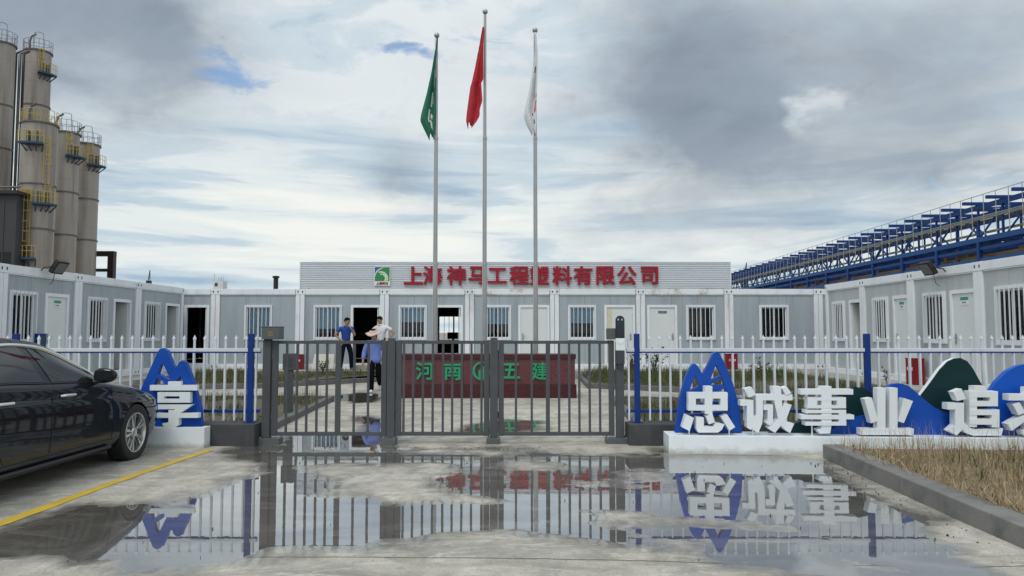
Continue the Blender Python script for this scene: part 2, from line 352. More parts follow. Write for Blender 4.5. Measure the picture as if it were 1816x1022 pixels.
def poly_sd(X, Y, poly):
    """signed distance, negative inside"""
    P = np.array(poly); n = len(P); d = np.full(X.shape, 1e9); ins = np.zeros(X.shape, bool)
    for i in range(n):
        a = P[i]; b = P[(i + 1) % n]; ex, ey = b - a; wx = X - a[0]; wy = Y - a[1]
        t = np.clip((wx * ex + wy * ey) / (ex * ex + ey * ey + 1e-12), 0, 1)
        d = np.minimum(d, (wx - ex * t) ** 2 + (wy - ey * t) ** 2)
        c = ((a[1] <= Y) & (b[1] > Y)) | ((b[1] <= Y) & (a[1] > Y))
        with np.errstate(divide='ignore', invalid='ignore'):
            xi = a[0] + (Y - a[1]) / (b[1] - a[1] + 1e-12) * ex
        ins ^= c & (X < xi)
    d = np.sqrt(d); return np.where(ins, -d, d)
# ------------------------------------------------------------------ ground
def g2(pts): return [(atZ(px, py).x, atZ(px, py).y) for px, py in pts]
WATER = [
    [(-60, 1000), (-40, 965), (60, 930), (150, 903), (262, 896), (285, 905), (330, 884), (400, 868), (455, 845), (470, 822), (440, 815), (415, 800), (440, 788), (505, 790), (512, 772),
     (600, 768), (690, 770), (700, 795), (760, 800), (900, 800), (1000, 806), (1120, 810), (1200, 806), (1330, 808), (1448, 818), (1500, 850), (1560, 888), (1625, 925), (1660, 960), (1690, 1000), (1760, 1040),
     (1520, 1030), (1380, 1003), (1250, 985), (1130, 968), (1010, 952), (880, 938), (790, 944), (640, 962), (500, 970), (440, 992), (330, 1014), (230, 1008), (190, 992), (110, 985), (40, 985)],
    [(596, 702), (640, 697), (680, 700), (660, 714), (625, 716)],
    [(640, 738), (690, 745), (690, 772), (640, 770), (650, 752)],
    [(830, 752), (900, 744), (960, 748), (950, 762), (870, 770), (820, 764)],
    [(1118, 806), (1180, 800), (1200, 812), (1130, 815)],
]
ISLANDS = [
    ([(532, 828), (600, 822), (700, 823), (790, 818), (822, 826), (815, 838), (770, 850), (790, 872), (880, 885), (930, 890), (880, 897), (760, 897), (680, 893), (640, 885), (560, 878), (590, 858), (560, 845)], 1.0),
    ([(1040, 910), (1110, 905), (1190, 914), (1260, 916), (1330, 922), (1400, 936), (1430, 946), (1380, 948), (1290, 938), (1200, 934), (1120, 930), (1060, 926)], .9),
    ([(690, 800), (780, 793), (900, 797), (950, 804), (880, 812), (780, 808), (720, 806)], .8),
    ([(870, 815), (960, 812), (1010, 820), (980, 834), (900, 836), (850, 830)], .7),
    ([(175, 905), (250, 905), (330, 895), (300, 906), (200, 915)], .6),
    ([(1010, 850), (1120, 848), (1150, 862), (1060, 872), (1000, 866)], .45),
    ([(1090, 838), (1160, 832), (1205, 842), (1190, 858), (1120, 860)], .35),
    ([(880, 858), (960, 850), (1010, 862), (940, 872)], .3),
    ([(1130, 950), (1230, 958), (1300, 972), (1220, 975)], .3),
    ([(1480, 985), (1570, 975), (1640, 990), (1600, 1010), (1520, 1005)], .4),
    ([(1260, 955), (1400, 962), (1470, 978), (1380, 986), (1290, 975)], .5),
]
def build_ground():
    ys = [1.2]
    while ys[-1] < 24.3: ys.append(ys[-1] * 1.0048 + .0005)
    xs = np.linspace(-12.5, 12.5, 780); ys = np.array(ys)
    X, Y = np.meshgrid(xs, ys); sh = X.shape
    n1 = fbm(X, Y, 1.1, 6, 3); n2 = fbm(X * 1.0, Y * .7, 4.0, 5, 11); n3 = fbm(X, Y * .8, .35, 3, 23)
    d = np.full(sh, 3.0)
    for w in WATER: d = np.minimum(d, poly_sd(X, Y, g2(w)))
    isl = np.full(sh, -3.0)
    for p, k in ISLANDS:
        s = -poly_sd(X, Y, g2(p)); isl = np.maximum(isl, np.where(s > 0, s * k, s * 1.0))
    d = np.maximum(d, isl)
    n4 = fbm(X * .7, Y * 1.6, 2.2, 6, 41, .62)
    h = np.clip(d * .026, -.012, .012) + n1 * .010 + n2 * .006 + n4 * np.where(X > .2, .012, .009)
    dry = np.clip((d - .25) / .8, 0, 1)
    h += dry * (.006 + n3 * .004)
    # yard film: gentle dips beyond the gate
    h = np.where((Y > 11.5), h + .002, h)
    h = np.where((d > .35) & (h < .0015), .0015 + np.abs(n2) * .002, h)
    co = np.stack([X, Y, h], -1).reshape(-1, 3)
    ny, nx = sh; idx = np.arange(ny * nx).reshape(ny, nx)
    f = np.stack([idx[:-1, :-1], idx[:-1, 1:], idx[1:, 1:], idx[1:, :-1]], -1).reshape(-1, 4)
    me = bpy.data.meshes.new("concrete_pavement"); me.vertices.add(len(co)); me.vertices.foreach_set("co", co.ravel())
    me.loops.add(f.size); me.loops.foreach_set("vertex_index", f.ravel().astype(np.int32))
    me.polygons.add(len(f)); me.polygons.foreach_set("loop_start", np.arange(0, f.size, 4, dtype=np.int32))
    me.update(calc_edges=True); me.validate(); me.shade_smooth()
    return me
def concrete_mat():
    m = bpy.data.materials.new("concrete_wet"); m.use_nodes = True; nt = m.node_tree; N = nt.nodes; L = nt.links; b = N["Principled BSDF"]
    geo = N.new("ShaderNodeNewGeometry"); sep = N.new("ShaderNodeSeparateXYZ"); L.new(geo.outputs["Position"], sep.inputs[0])
    def noise(sc, det=8, ro=.6, st=(1, 1, 1), dist=0):
        mp = N.new("ShaderNodeMapping"); mp.inputs[3].default_value = st; L.new(geo.outputs["Position"], mp.inputs[0])
        n = N.new("ShaderNodeTexNoise"); n.inputs["Scale"].default_value = sc; n.inputs["Detail"].default_value = det; n.inputs["Roughness"].default_value = ro; n.inputs["Distortion"].default_value = dist
        L.new(mp.outputs[0], n.inputs["Vector"]); return n.outputs["Fac"]
    def rng_(v, a, b_, c=0., d=1.):
        n = N.new("ShaderNodeMapRange"); n.interpolation_type = 'SMOOTHSTEP'; L.new(v, n.inputs[0])
        for i, q in enumerate((a, b_, c, d)): n.inputs[i + 1].default_value = q
        return n.outputs[0]
    def mix(fac, a, b_, mode='MIX'):
        mx = N.new("ShaderNodeMix"); mx.data_type = 'RGBA'; mx.blend_type = mode
        if isinstance(fac, float): mx.inputs[0].default_value = fac
        else: L.new(fac, mx.inputs[0])
        for i, v in ((6, a), (7, b_)):
            if isinstance(v, tuple): mx.inputs[i].default_value = (*v, 1)
            else: L.new(v, mx.inputs[i])
        return mx.outputs[2]
    def M(op, a, b_=None):
        n = N.new("ShaderNodeMath"); n.operation = op
        for i, v in enumerate((a, b_)):
            if v is None: continue
            if isinstance(v, (int, float)): n.inputs[i].default_value = v
            else: L.new(v, n.inputs[i])
        return n.outputs[0]
    big = noise(.55, 8, .6, (1, 1, 1), .6); mid = noise(3.2, 9, .65, (1, .6, 1), .4); fine = noise(60, 4, .6); blotch = noise(1.6, 7, .65, (1, .6, 1), 1.0)
    r = N.new("ShaderNodeValToRGB"); e = r.color_ramp.elements
    e[0].position = .34; e[0].color = (.215, .20, .175, 1); e[1].position = .66; e[1].color = (.60, .565, .495, 1)
    k = e.new(.5); k.color = (.43, .405, .355, 1)
    L.new(M('ADD', M('MULTIPLY', mid, .6), M('MULTIPLY', big, .4)), r.inputs[0])
    col = mix(rng_(blotch, .56, .70, 0, .5), r.outputs[0], (.25, .235, .205))
    col = mix(rng_(noise(2.4, 8, .7, (1, .5, 1)), .57, .66, 0, .5), col, (.60, .57, .49))
    col = mix(rng_(fine, .40, .62, .0, .34), col, (.2, .19, .17))
    st1 = noise(1.1, 9, .72, (.45, 1.2, 1), 1.6); st2 = noise(5.5, 8, .7, (.5, 1.3, 1), .8)
    col = mix(rng_(st1, .49, .58, 0, .55), col, (.235, .22, .195)); col = mix(rng_(st2, .55, .63, 0, .50), col, (.62, .59, .52)); col = mix(rng_(noise(9, 6, .75), .56, .66, 0, .50), col, (.20, .185, .165))
    # saw-cut joint across the forecourt and one along it
    jl = M('ABSOLUTE', M('ADD', M('SUBTRACT', sep.outputs[1], 5.12), M('MULTIPLY', sep.outputs[0], .045)))
    j = rng_(jl, .007, .012, 1, 0)
    for yy in (10.9, 15.6):
        j = M('MAXIMUM', j, rng_(M('ABSOLUTE', M('SUBTRACT', sep.outputs[1], yy)), .008, .016, .8, 0))
    # hairline cracks
    vor = N.new("ShaderNodeTexVoronoi"); vor.feature = 'DISTANCE_TO_EDGE'; vor.inputs["Scale"].default_value = .32
    wv = N.new("ShaderNodeVectorMath"); wv.operation = 'ADD'; L.new(geo.outputs["Position"], wv.inputs[0])
    nn = N.new("ShaderNodeTexNoise"); nn.inputs["Scale"].default_value = 1.5; nn.inputs["Detail"].default_value = 6; L.new(geo.outputs["Position"], nn.inputs["Vector"]); L.new(nn.outputs["Color"], wv.inputs[1])
    L.new(wv.outputs[0], vor.inputs["Vector"])
    j = M('MAXIMUM', j, rng_(vor.outputs["Distance"], .0004, .002, .28, 0))
    # damp where the slab dips toward the water line
    wet = rng_(M('ADD', sep.outputs[2], M('MULTIPLY', M('SUBTRACT', mid, .5), .012)), -.001, .0085, 1, 0)
    film = rng_(M('ADD', sep.outputs[2], M('MULTIPLY', M('SUBTRACT', blotch, .5), .016)), -.001, .0065, 1, 0)
    L.new(M('MULTIPLY', film, 1.0), b.inputs['Coat Weight']); b.inputs['Coat Roughness'].default_value = .07; b.inputs['Coat IOR'].default_value = 1.6
    wetmul = mix(M('MULTIPLY', wet, 1.0), (1, 1, 1), (.46, .45, .43))
    col = mix(1.0, col, wetmul, 'MULTIPLY')
    col = mix(M('MULTIPLY', j, .8), col, (.045, .042, .038))
    L.new(col, b.inputs["Base Color"])
    ro = M('SUBTRACT', M('ADD', .72, M('MULTIPLY', mid, .25)), M('MULTIPLY', wet, .50)); L.new(ro, b.inputs["Roughness"])
    bp = N.new("ShaderNodeBump"); bp.inputs["Strength"].default_value = .45; bp.inputs["Distance"].default_value = .006
    L.new(M('ADD', M('MULTIPLY', fine, .5), M('SUBTRACT', M('MULTIPLY', mid, 1.0), M('MULTIPLY', j, 2.0))), bp.inputs["Height"]); L.new(bp.outputs[0], b.inputs["Normal"])
    MATS["concrete"] = m; return m
m_conc = concrete_mat()
gme = build_ground(); gme.materials.append(m_conc)
tag(link("concrete_pavement", gme), kind="structure")
def water_mat():
    m = bpy.data.materials.new("puddle_water"); m.use_nodes = True; N = m.node_tree.nodes; L = m.node_tree.links
    for n in list(N): N.remove(n)
    o = N.new("ShaderNodeOutputMaterial"); mx = N.new("ShaderNodeMixShader"); t = N.new("ShaderNodeBsdfTransparent"); g = N.new("ShaderNodeBsdfGlossy"); f = N.new("ShaderNodeFresnel")
    t.inputs[0].default_value = (.80, .79, .75, 1); g.inputs["Roughness"].default_value = .0; f.inputs[0].default_value = 1.45
    g.inputs[0].default_value = (.97, .98, 1, 1)
    p = N.new("ShaderNodeMath"); p.operation = 'POWER'; p.inputs[1].default_value = .55; L.new(f.outputs[0], p.inputs[0])
    geo = N.new("ShaderNodeNewGeometry"); n = N.new("ShaderNodeTexNoise"); n.inputs["Scale"].default_value = 5; n.inputs["Detail"].default_value = 3; L.new(geo.outputs["Position"], n.inputs["Vector"])
    bp = N.new("ShaderNodeBump"); bp.inputs["Strength"].default_value = .012; bp.inputs["Distance"].default_value = .02; L.new(n.outputs["Fac"], bp.inputs["Height"])
    L.new(bp.outputs[0], g.inputs["Normal"])
    ms = N.new("ShaderNodeMixShader"); df = N.new("ShaderNodeBsdfDiffuse"); df.inputs[0].default_value = (.27, .25, .22, 1)
    mp = N.new("ShaderNodeMapping"); mp.inputs[3].default_value = (.6, 1.5, 1); L.new(geo.outputs["Position"], mp.inputs[0])
    n2 = N.new("ShaderNodeTexNoise"); n2.inputs["Scale"].default_value = 1.7; n2.inputs["Detail"].default_value = 8; n2.inputs["Roughness"].default_value = .68; n2.inputs["Distortion"].default_value = 1.2; L.new(mp.outputs[0], n2.inputs["Vector"])
    r2 = N.new("ShaderNodeMapRange"); r2.interpolation_type = 'SMOOTHSTEP'; r2.inputs[1].default_value = .42; r2.inputs[2].default_value = .72; r2.inputs[3].default_value = .30; r2.inputs[4].default_value = .75; L.new(n2.outputs["Fac"], r2.inputs[0])
    L.new(r2.outputs[0], ms.inputs[0]); L.new(t.outputs[0], ms.inputs[1]); L.new(df.outputs[0], ms.inputs[2])
    r3 = N.new("ShaderNodeMapRange"); r3.interpolation_type = 'SMOOTHSTEP'; r3.inputs[1].default_value = .54; r3.inputs[2].default_value = .72; r3.inputs[3].default_value = .0; r3.inputs[4].default_value = .09; L.new(n2.outputs["Fac"], r3.inputs[0]); L.new(r3.outputs[0], g.inputs["Roughness"])
    L.new(p.outputs[0], mx.inputs[0]); L.new(ms.outputs[0], mx.inputs[1]); L.new(g.outputs[0], mx.inputs[2]); L.new(mx.outputs[0], o.inputs[0])
    return m
w = MB(); w.add([(-12.4, 1.3, 0), (12.4, 1.3, 0), (12.4, 20.6, 0), (-12.4, 20.6, 0)], [(0, 1, 2, 3)])
tag(w.build("puddle_water", water_mat()), kind="structure")
g = MB(); g.add([(-3000, -3000, -.05), (3000, -3000, -.05), (3000, 3000, -.05), (-3000, 3000, -.05)], [(0, 1, 2, 3)])
tag(g.build("ground", mat("far_ground", (.28, .26, .23), .9, var=.2, scale=.3)), kind="structure")
# ------------------------------------------------------------------ kerbs, pads, banks
def kerb(name, pts, w, h, m=None, z0=-.03, seg=None):
    """mitred kerb run; pts follow its road-side edge, body to the left of travel"""
    P = [Vector((p[0], p[1])) for p in pts]; n = len(P); inn = []
    for i in range(n):
        d0 = (P[i] - P[i - 1]).normalized() if i else (P[1] - P[0]).normalized()
        d1 = (P[i + 1] - P[i]).normalized() if i < n - 1 else d0
        nn = (Vector((-d0.y, d0.x)) + Vector((-d1.y, d1.x))).normalized()
        k = w / max(.4, nn.dot(Vector((-d1.y, d1.x)))); inn.append(P[i] + nn * k)
    root = empty(name, (0, 0, 0)); tag(root, kind="structure")
    for i in range(n - 1):
        ln = (P[i + 1] - P[i]).length; cnt = max(1, round(ln / (seg or 2.2)))
        for j in range(cnt):
            g0 = j / cnt + (.004 / ln if j else 0); g1 = (j + 1) / cnt - (.004 / ln if j < cnt - 1 else 0)
            a = P[i].lerp(P[i + 1], g0); b = P[i].lerp(P[i + 1], g1); c = inn[i].lerp(inn[i + 1], g1); d = inn[i].lerp(inn[i + 1], g0)
            dz = random.uniform(-.003, .003)
            mb = MB(); vs = [(q.x, q.y, z0) for q in (a, b, c, d)] + [(q.x, q.y, h + dz) for q in (a, b, c, d)]
            mb.add(vs, [(3, 2, 1, 0), (4, 5, 6, 7), (0, 1, 5, 4), (1, 2, 6, 5), (2, 3, 7, 6), (3, 0, 4, 7)])
            mb.build("kerb_stone", m or m_kerb, root, bevel=.012)
    return root
PAD = .28
mb = MB(); mb.box((-19, 24.6, -.04), (19, 33, PAD)); pad = tag(mb.build("container_slab", m_slab, bevel=.01), kind="structure")
mb = MB(); mb.box((-18.5, 12.5, -.04), (-10.2, 24.597, PAD - .003)); tag(mb.build("container_slab", m_slab, bevel=.01), kind="structure")
mb = MB(); mb.box((9.0, 11.5, -.04), (18.5, 24.597, PAD - .003)); tag(mb.build("container_slab", m_slab, bevel=.01), kind="structure")
def bedz(y): return .10 + .17 * min(1, max(0, (y - 19.5) / 5.0))
def bed(name, poly, z=None):
    mb = MB(); mb.add([(x, y, (z if z is not None else bedz(y))) for x, y in poly], [tuple(range(len(poly)))])
    return tag(mb.build(name, m_soil), kind="structure")
BANK_L = [(-10.2, 20.0), (-7.05, 20.35), (-4.7, 22.7), (-3.4, 23.75), (-3.4, 24.6), (-10.2, 24.6)]
BANK_R = [(2.32, 24.6), (2.2, 20.55), (4.45, 19.0), (9.0, 16.7), (9.0, 24.6)]
BED_L = [(-10.2, 10.5), (-3.78, 10.5), (-4.12, 16.6), (-10.2, 16.9)]
BED_R = [(2.05, 10.5), (9.0, 10.5), (9.0, 15.1), (2.3, 16.6)]
DRY_R = [(3.86, 4.0), (3.98, 9.22), (11.5, 8.8), (11.5, 2.0), (3.78, 2.0)]
bed("grass_bed", BANK_L); bed("grass_bed", BANK_R); bed("grass_bed", BED_L, .09); bed("grass_bed", BED_R, .09); bed("dry_grass_bed", DRY_R, .12).data.materials[0] = mat("straw_soil", (.20, .155, .095), .95, var=.35, scale=6, bump=.8, bump_scale=25)
kerb("kerb", [(-3.4, 24.6), (-3.4, 23.6), (-4.6, 22.55), (-7.0, 20.2), (-10.2, 19.85)][::-1], .14, .16, m_kerb)
kerb("kerb", [(9.0, 16.55), (4.4, 18.82), (2.06, 20.4), (2.2, 24.6)][::-1], .14, .16, m_kerb)
kerb("kerb", [(-3.66, 10.55), (-4.0, 16.75), (-10.2, 17.05)], .14, .13, m_kerb)
kerb("kerb", [(9.0, 15.22), (2.2, 16.75), (1.92, 10.55)], .14, .13, m_kerb)
kerb("kerb", [(3.42, 1.4), (3.62, 5.2), (3.83, 9.2)][::-1], .24, .175, m_kerb_l)
# yellow bay line
mb = MB()
a, b = Vector((-3.97, 9.8)), Vector((-4.32, 2.0)); n = 40
d = (b - a).normalized(); pr = Vector((-d.y, d.x)) * .06; rows = []
for i in range(n + 1):
    q = a.lerp(b, i / n); j = random.uniform(-.004, .004); rows += [(q.x - pr.x + j, q.y - pr.y, .026), (q.x + pr.x + j, q.y + pr.y, .026)]
mb.add(rows, [(2 * i, 2 * i + 1, 2 * i + 3, 2 * i + 2) for i in range(n)])
yl = mb.build("bay_line", m_yline); tag(yl, kind="structure")
# drape the line on the slab surface
gv = np.zeros(len(gme.vertices) * 3); gme.vertices.foreach_get("co", gv); gv = gv.reshape(-1, 3)
for v in yl.data.vertices:
    k = np.argmin((gv[:, 0] - v.co.x) ** 2 + (gv[:, 1] - v.co.y) ** 2); v.co.z = max(gv[k, 2], .0) + .005
# ------------------------------------------------------------------ vegetation
m_blade = attr_mat("grass_blades", "Col", .8)
def sample_poly(poly, n):
    P = np.array(poly); lo = P.min(0); hi = P.max(0); out = np.zeros((0, 2))
    while len(out) < n:
        q = rng.uniform(lo, hi, (n * 2, 2)); s = poly_sd(q[:, 0], q[:, 1], poly); out = np.vstack([out, q[s < -.02]])
    return out[:n]
def blades(name, pts, zf, hmin, hmax, width, cols, lean=.35, label=None):
    n = len(pts); h = hmin + (hmax - hmin) * rng.uniform(0, 1, n) ** 1.9; th = rng.uniform(0, 2 * math.pi, n); ln = rng.normal(0, lean, n) * h; ph = rng.uniform(0, 2 * math.pi, n)
    w = width * rng.uniform(.6, 1.3, n); bx = np.cos(ph) * w; by = np.sin(ph) * w; z0 = np.array([zf(y) for y in pts[:, 1]]) - .01
    dx = np.cos(th) * ln; dy = np.sin(th) * ln; V = np.zeros((n, 5, 3)); x = pts[:, 0]; y = pts[:, 1]
    V[:, 0] = np.stack([x - bx, y - by, z0], 1); V[:, 1] = np.stack([x + bx, y + by, z0], 1)
    V[:, 2] = np.stack([x - bx * .7 + dx * .35, y - by * .7 + dy * .35, z0 + h * .55], 1); V[:, 3] = np.stack([x + bx * .7 + dx * .35, y + by * .7 + dy * .35, z0 + h * .55], 1)
    V[:, 4] = np.stack([x + dx, y + dy, z0 + h * (1 - .25 * np.minimum(1, np.abs(ln) / h))], 1)
    base = (np.arange(n) * 5)[:, None]
    tri = np.concatenate([base + np.array(t)[None] for t in ((0, 1, 3), (0, 3, 2), (2, 3, 4))], 0)
    me = bpy.data.meshes.new(name); co = V.reshape(-1, 3); me.vertices.add(len(co)); me.vertices.foreach_set("co", co.ravel())
    me.loops.add(tri.size); me.loops.foreach_set("vertex_index", tri.ravel().astype(np.int32)); me.polygons.add(len(tri)); me.polygons.foreach_set("loop_start", np.arange(0, tri.size, 3, dtype=np.int32))
    me.update(calc_edges=True)
    C = np.array(cols); k = rng.integers(0, len(C), n); c = C[k] * rng.uniform(.7, 1.25, (n, 1)); c4 = np.ones((n, 5, 4)); c4[:, :, :3] = c[:, None, :]
    at = me.color_attributes.new("Col", 'FLOAT_COLOR', 'POINT'); at.data.foreach_set("color", c4.ravel().astype(np.float32))
    me.materials.append(m_blade); o = link(name, me); tag(o, label, "grass", kind="stuff"); return o
GRN = [(.06, .10, .025), (.085, .12, .035), (.12, .14, .05), (.045, .08, .02)]
OLV = [(.13, .115, .055), (.10, .10, .04), (.17, .14, .075), (.07, .085, .03), (.20, .165, .095)]
DRY = [(.30, .21, .12), (.40, .30, .18), (.22, .155, .085), (.46, .36, .23), (.17, .12, .065)]
def clumped(poly, n, sc, thr, seed):
    p = sample_poly(poly, n * 3); f = fbm(p[:, 0], p[:, 1], sc, 4, seed); q = p[f > thr]; return q[:n]
blades("bank_grass", clumped(BANK_L, 6500, .9, -.06, 5), bedz, .05, .26, .007, OLV + OLV + GRN, label="short olive grass on the bank below the left containers")
blades("bank_grass", clumped(BANK_R, 9500, .9, -.10, 6), bedz, .06, .40, .007, GRN + GRN + GRN + OLV, label="green grass on the bank below the right containers")
blades("bed_grass", clumped(BED_L, 9000, .7, -.04, 7), lambda y: .09, .05, .30, .006, OLV + OLV + GRN, label="olive grass in the bed behind the left fence")
blades("bed_grass", clumped(BED_R, 9500, .7, -.05, 8), lambda y: .09, .05, .34, .006, OLV + GRN, label="olive grass in the bed behind the right fence")
dp = clumped(DRY_R, 20000, 1.1, -.2, 9)
blades("dry_grass", dp, lambda y: .12, .04, .20, .0040, DRY + DRY + [(.17, .15, .065), (.14, .14, .055)], .8, "low dry grass behind the near concrete kerb")
tall = sample_poly([(3.98, 8.1), (4.0, 9.2), (7.2, 9.0), (7.2, 6.4), (4.6, 6.6)], 2300)
tall = tall[rng.uniform(0, 1, len(tall)) < np.clip((tall[:, 1] - 6.0) / 2.6, .1, 1)]
gp = clumped([(3.98, 4.2), (4.02, 9.0), (9.5, 8.6), (9.5, 2.4)], 1600, 1.6, .04, 31)
blades("green_weeds", gp, lambda y: .12, .06, .24, .006, GRN, .6, "scattered green weeds among the dry grass behind the near kerb")
spill = np.stack([rng.uniform(3.88, 4.05, 700), rng.uniform(4.5, 9.1, 700)], 1)
blades("kerb_edge_grass", spill, lambda y: .12, .08, .32, .003, DRY, 1.1, "bent dry grass spilling over the top of the near kerb")
blades("dry_stalks", tall, lambda y: .12, .12, .52, .0024, DRY + [(.50, .40, .28), (.46, .38, .27)], .30, "tall dry brown grass stalks in front of the white letter base")
m_leaf = attr_mat("plant_leaves", "Col", .6)
def leafy(name, loc, h, w, n, label, cat="plant", cols=GRN, pot=False, leaf=.06):
    root = empty(name, loc, 0, label, cat)
    st = MB(); tips = []
    for i in range(max(4, n // 14)):
        a = random.uniform(0, 6.28); r = random.uniform(.2, 1) * w; zt = h * random.uniform(.55, 1)
        p = [Vector((0, 0, .22 if pot else 0)), Vector((math.cos(a) * r * .4, math.sin(a) * r * .4, zt * .6)), Vector((math.cos(a) * r, math.sin(a) * r, zt))]
        st.tube(p, [.010, .007, .004], 5); tips.append(p)
    st.build("stem", mat("plant_stem", (.08, .09, .035), .8), root)
    vs = []; fs = []; cl = []
    for i in range(n):
        p = random.choice(tips); t = random.uniform(.3, 1); q = p[0].lerp(p[1], t * 2) if t < .5 else p[1].lerp(p[2], t * 2 - 1)
        q = q + Vector((random.gauss(0, .03), random.gauss(0, .03), random.gauss(0, .03)))
        d = Vector((random.gauss(0, 1), random.gauss(0, 1), random.uniform(-.3, .9))).normalized(); s = d.cross(Vector((random.random(), random.random(), 1))).normalized()
        L_ = leaf * random.uniform(.6, 1.4); o = len(vs); vs += [q, q + d * L_ * .5 + s * L_ * .28, q + d * L_, q + d * L_ * .5 - s * L_ * .28]; fs.append((o, o + 1, o + 2, o + 3))
        c = random.choice(cols); k = random.uniform(.7, 1.4); cl += [(*[v * k for v in c], 1)] * 4
    me = bpy.data.meshes.new("foliage"); me.from_pydata([tuple(v) for v in vs], [], fs)
    at = me.color_attributes.new("Col", 'FLOAT_COLOR', 'POINT'); at.data.foreach_set("color", np.array(cl, np.float32).ravel()); me.materials.append(m_leaf)
    link("foliage", me, root)
    if pot: MB().lathe([(0, 0), (.10, 0), (.14, .24), (.155, .24), (.155, .27), (.12, .27), (.11, .22), (0, .22)], 18).build("pot", mat("pot_clay", (.14, .055, .04), .7), root, smooth=True)
    return root
# ------------------------------------------------------------------ plane picker
def on_plane(px, py, origin, rz, yo=0.0):
    """pixel -> local (x,z) on the plane y_local = yo of a frame at origin turned by rz"""
    o = Vector(origin); c, s = math.cos(rz), math.sin(rz); ex = Vector((c, s, 0)); ey = Vector((-s, c, 0))
    d = Vector(ray(px, py)); C0 = Vector((0, 0, CAM_H)); t = ((o + ey * yo) - C0).dot(ey) / d.dot(ey); P = C0 + d * t - o
    return P.dot(ex), P.z
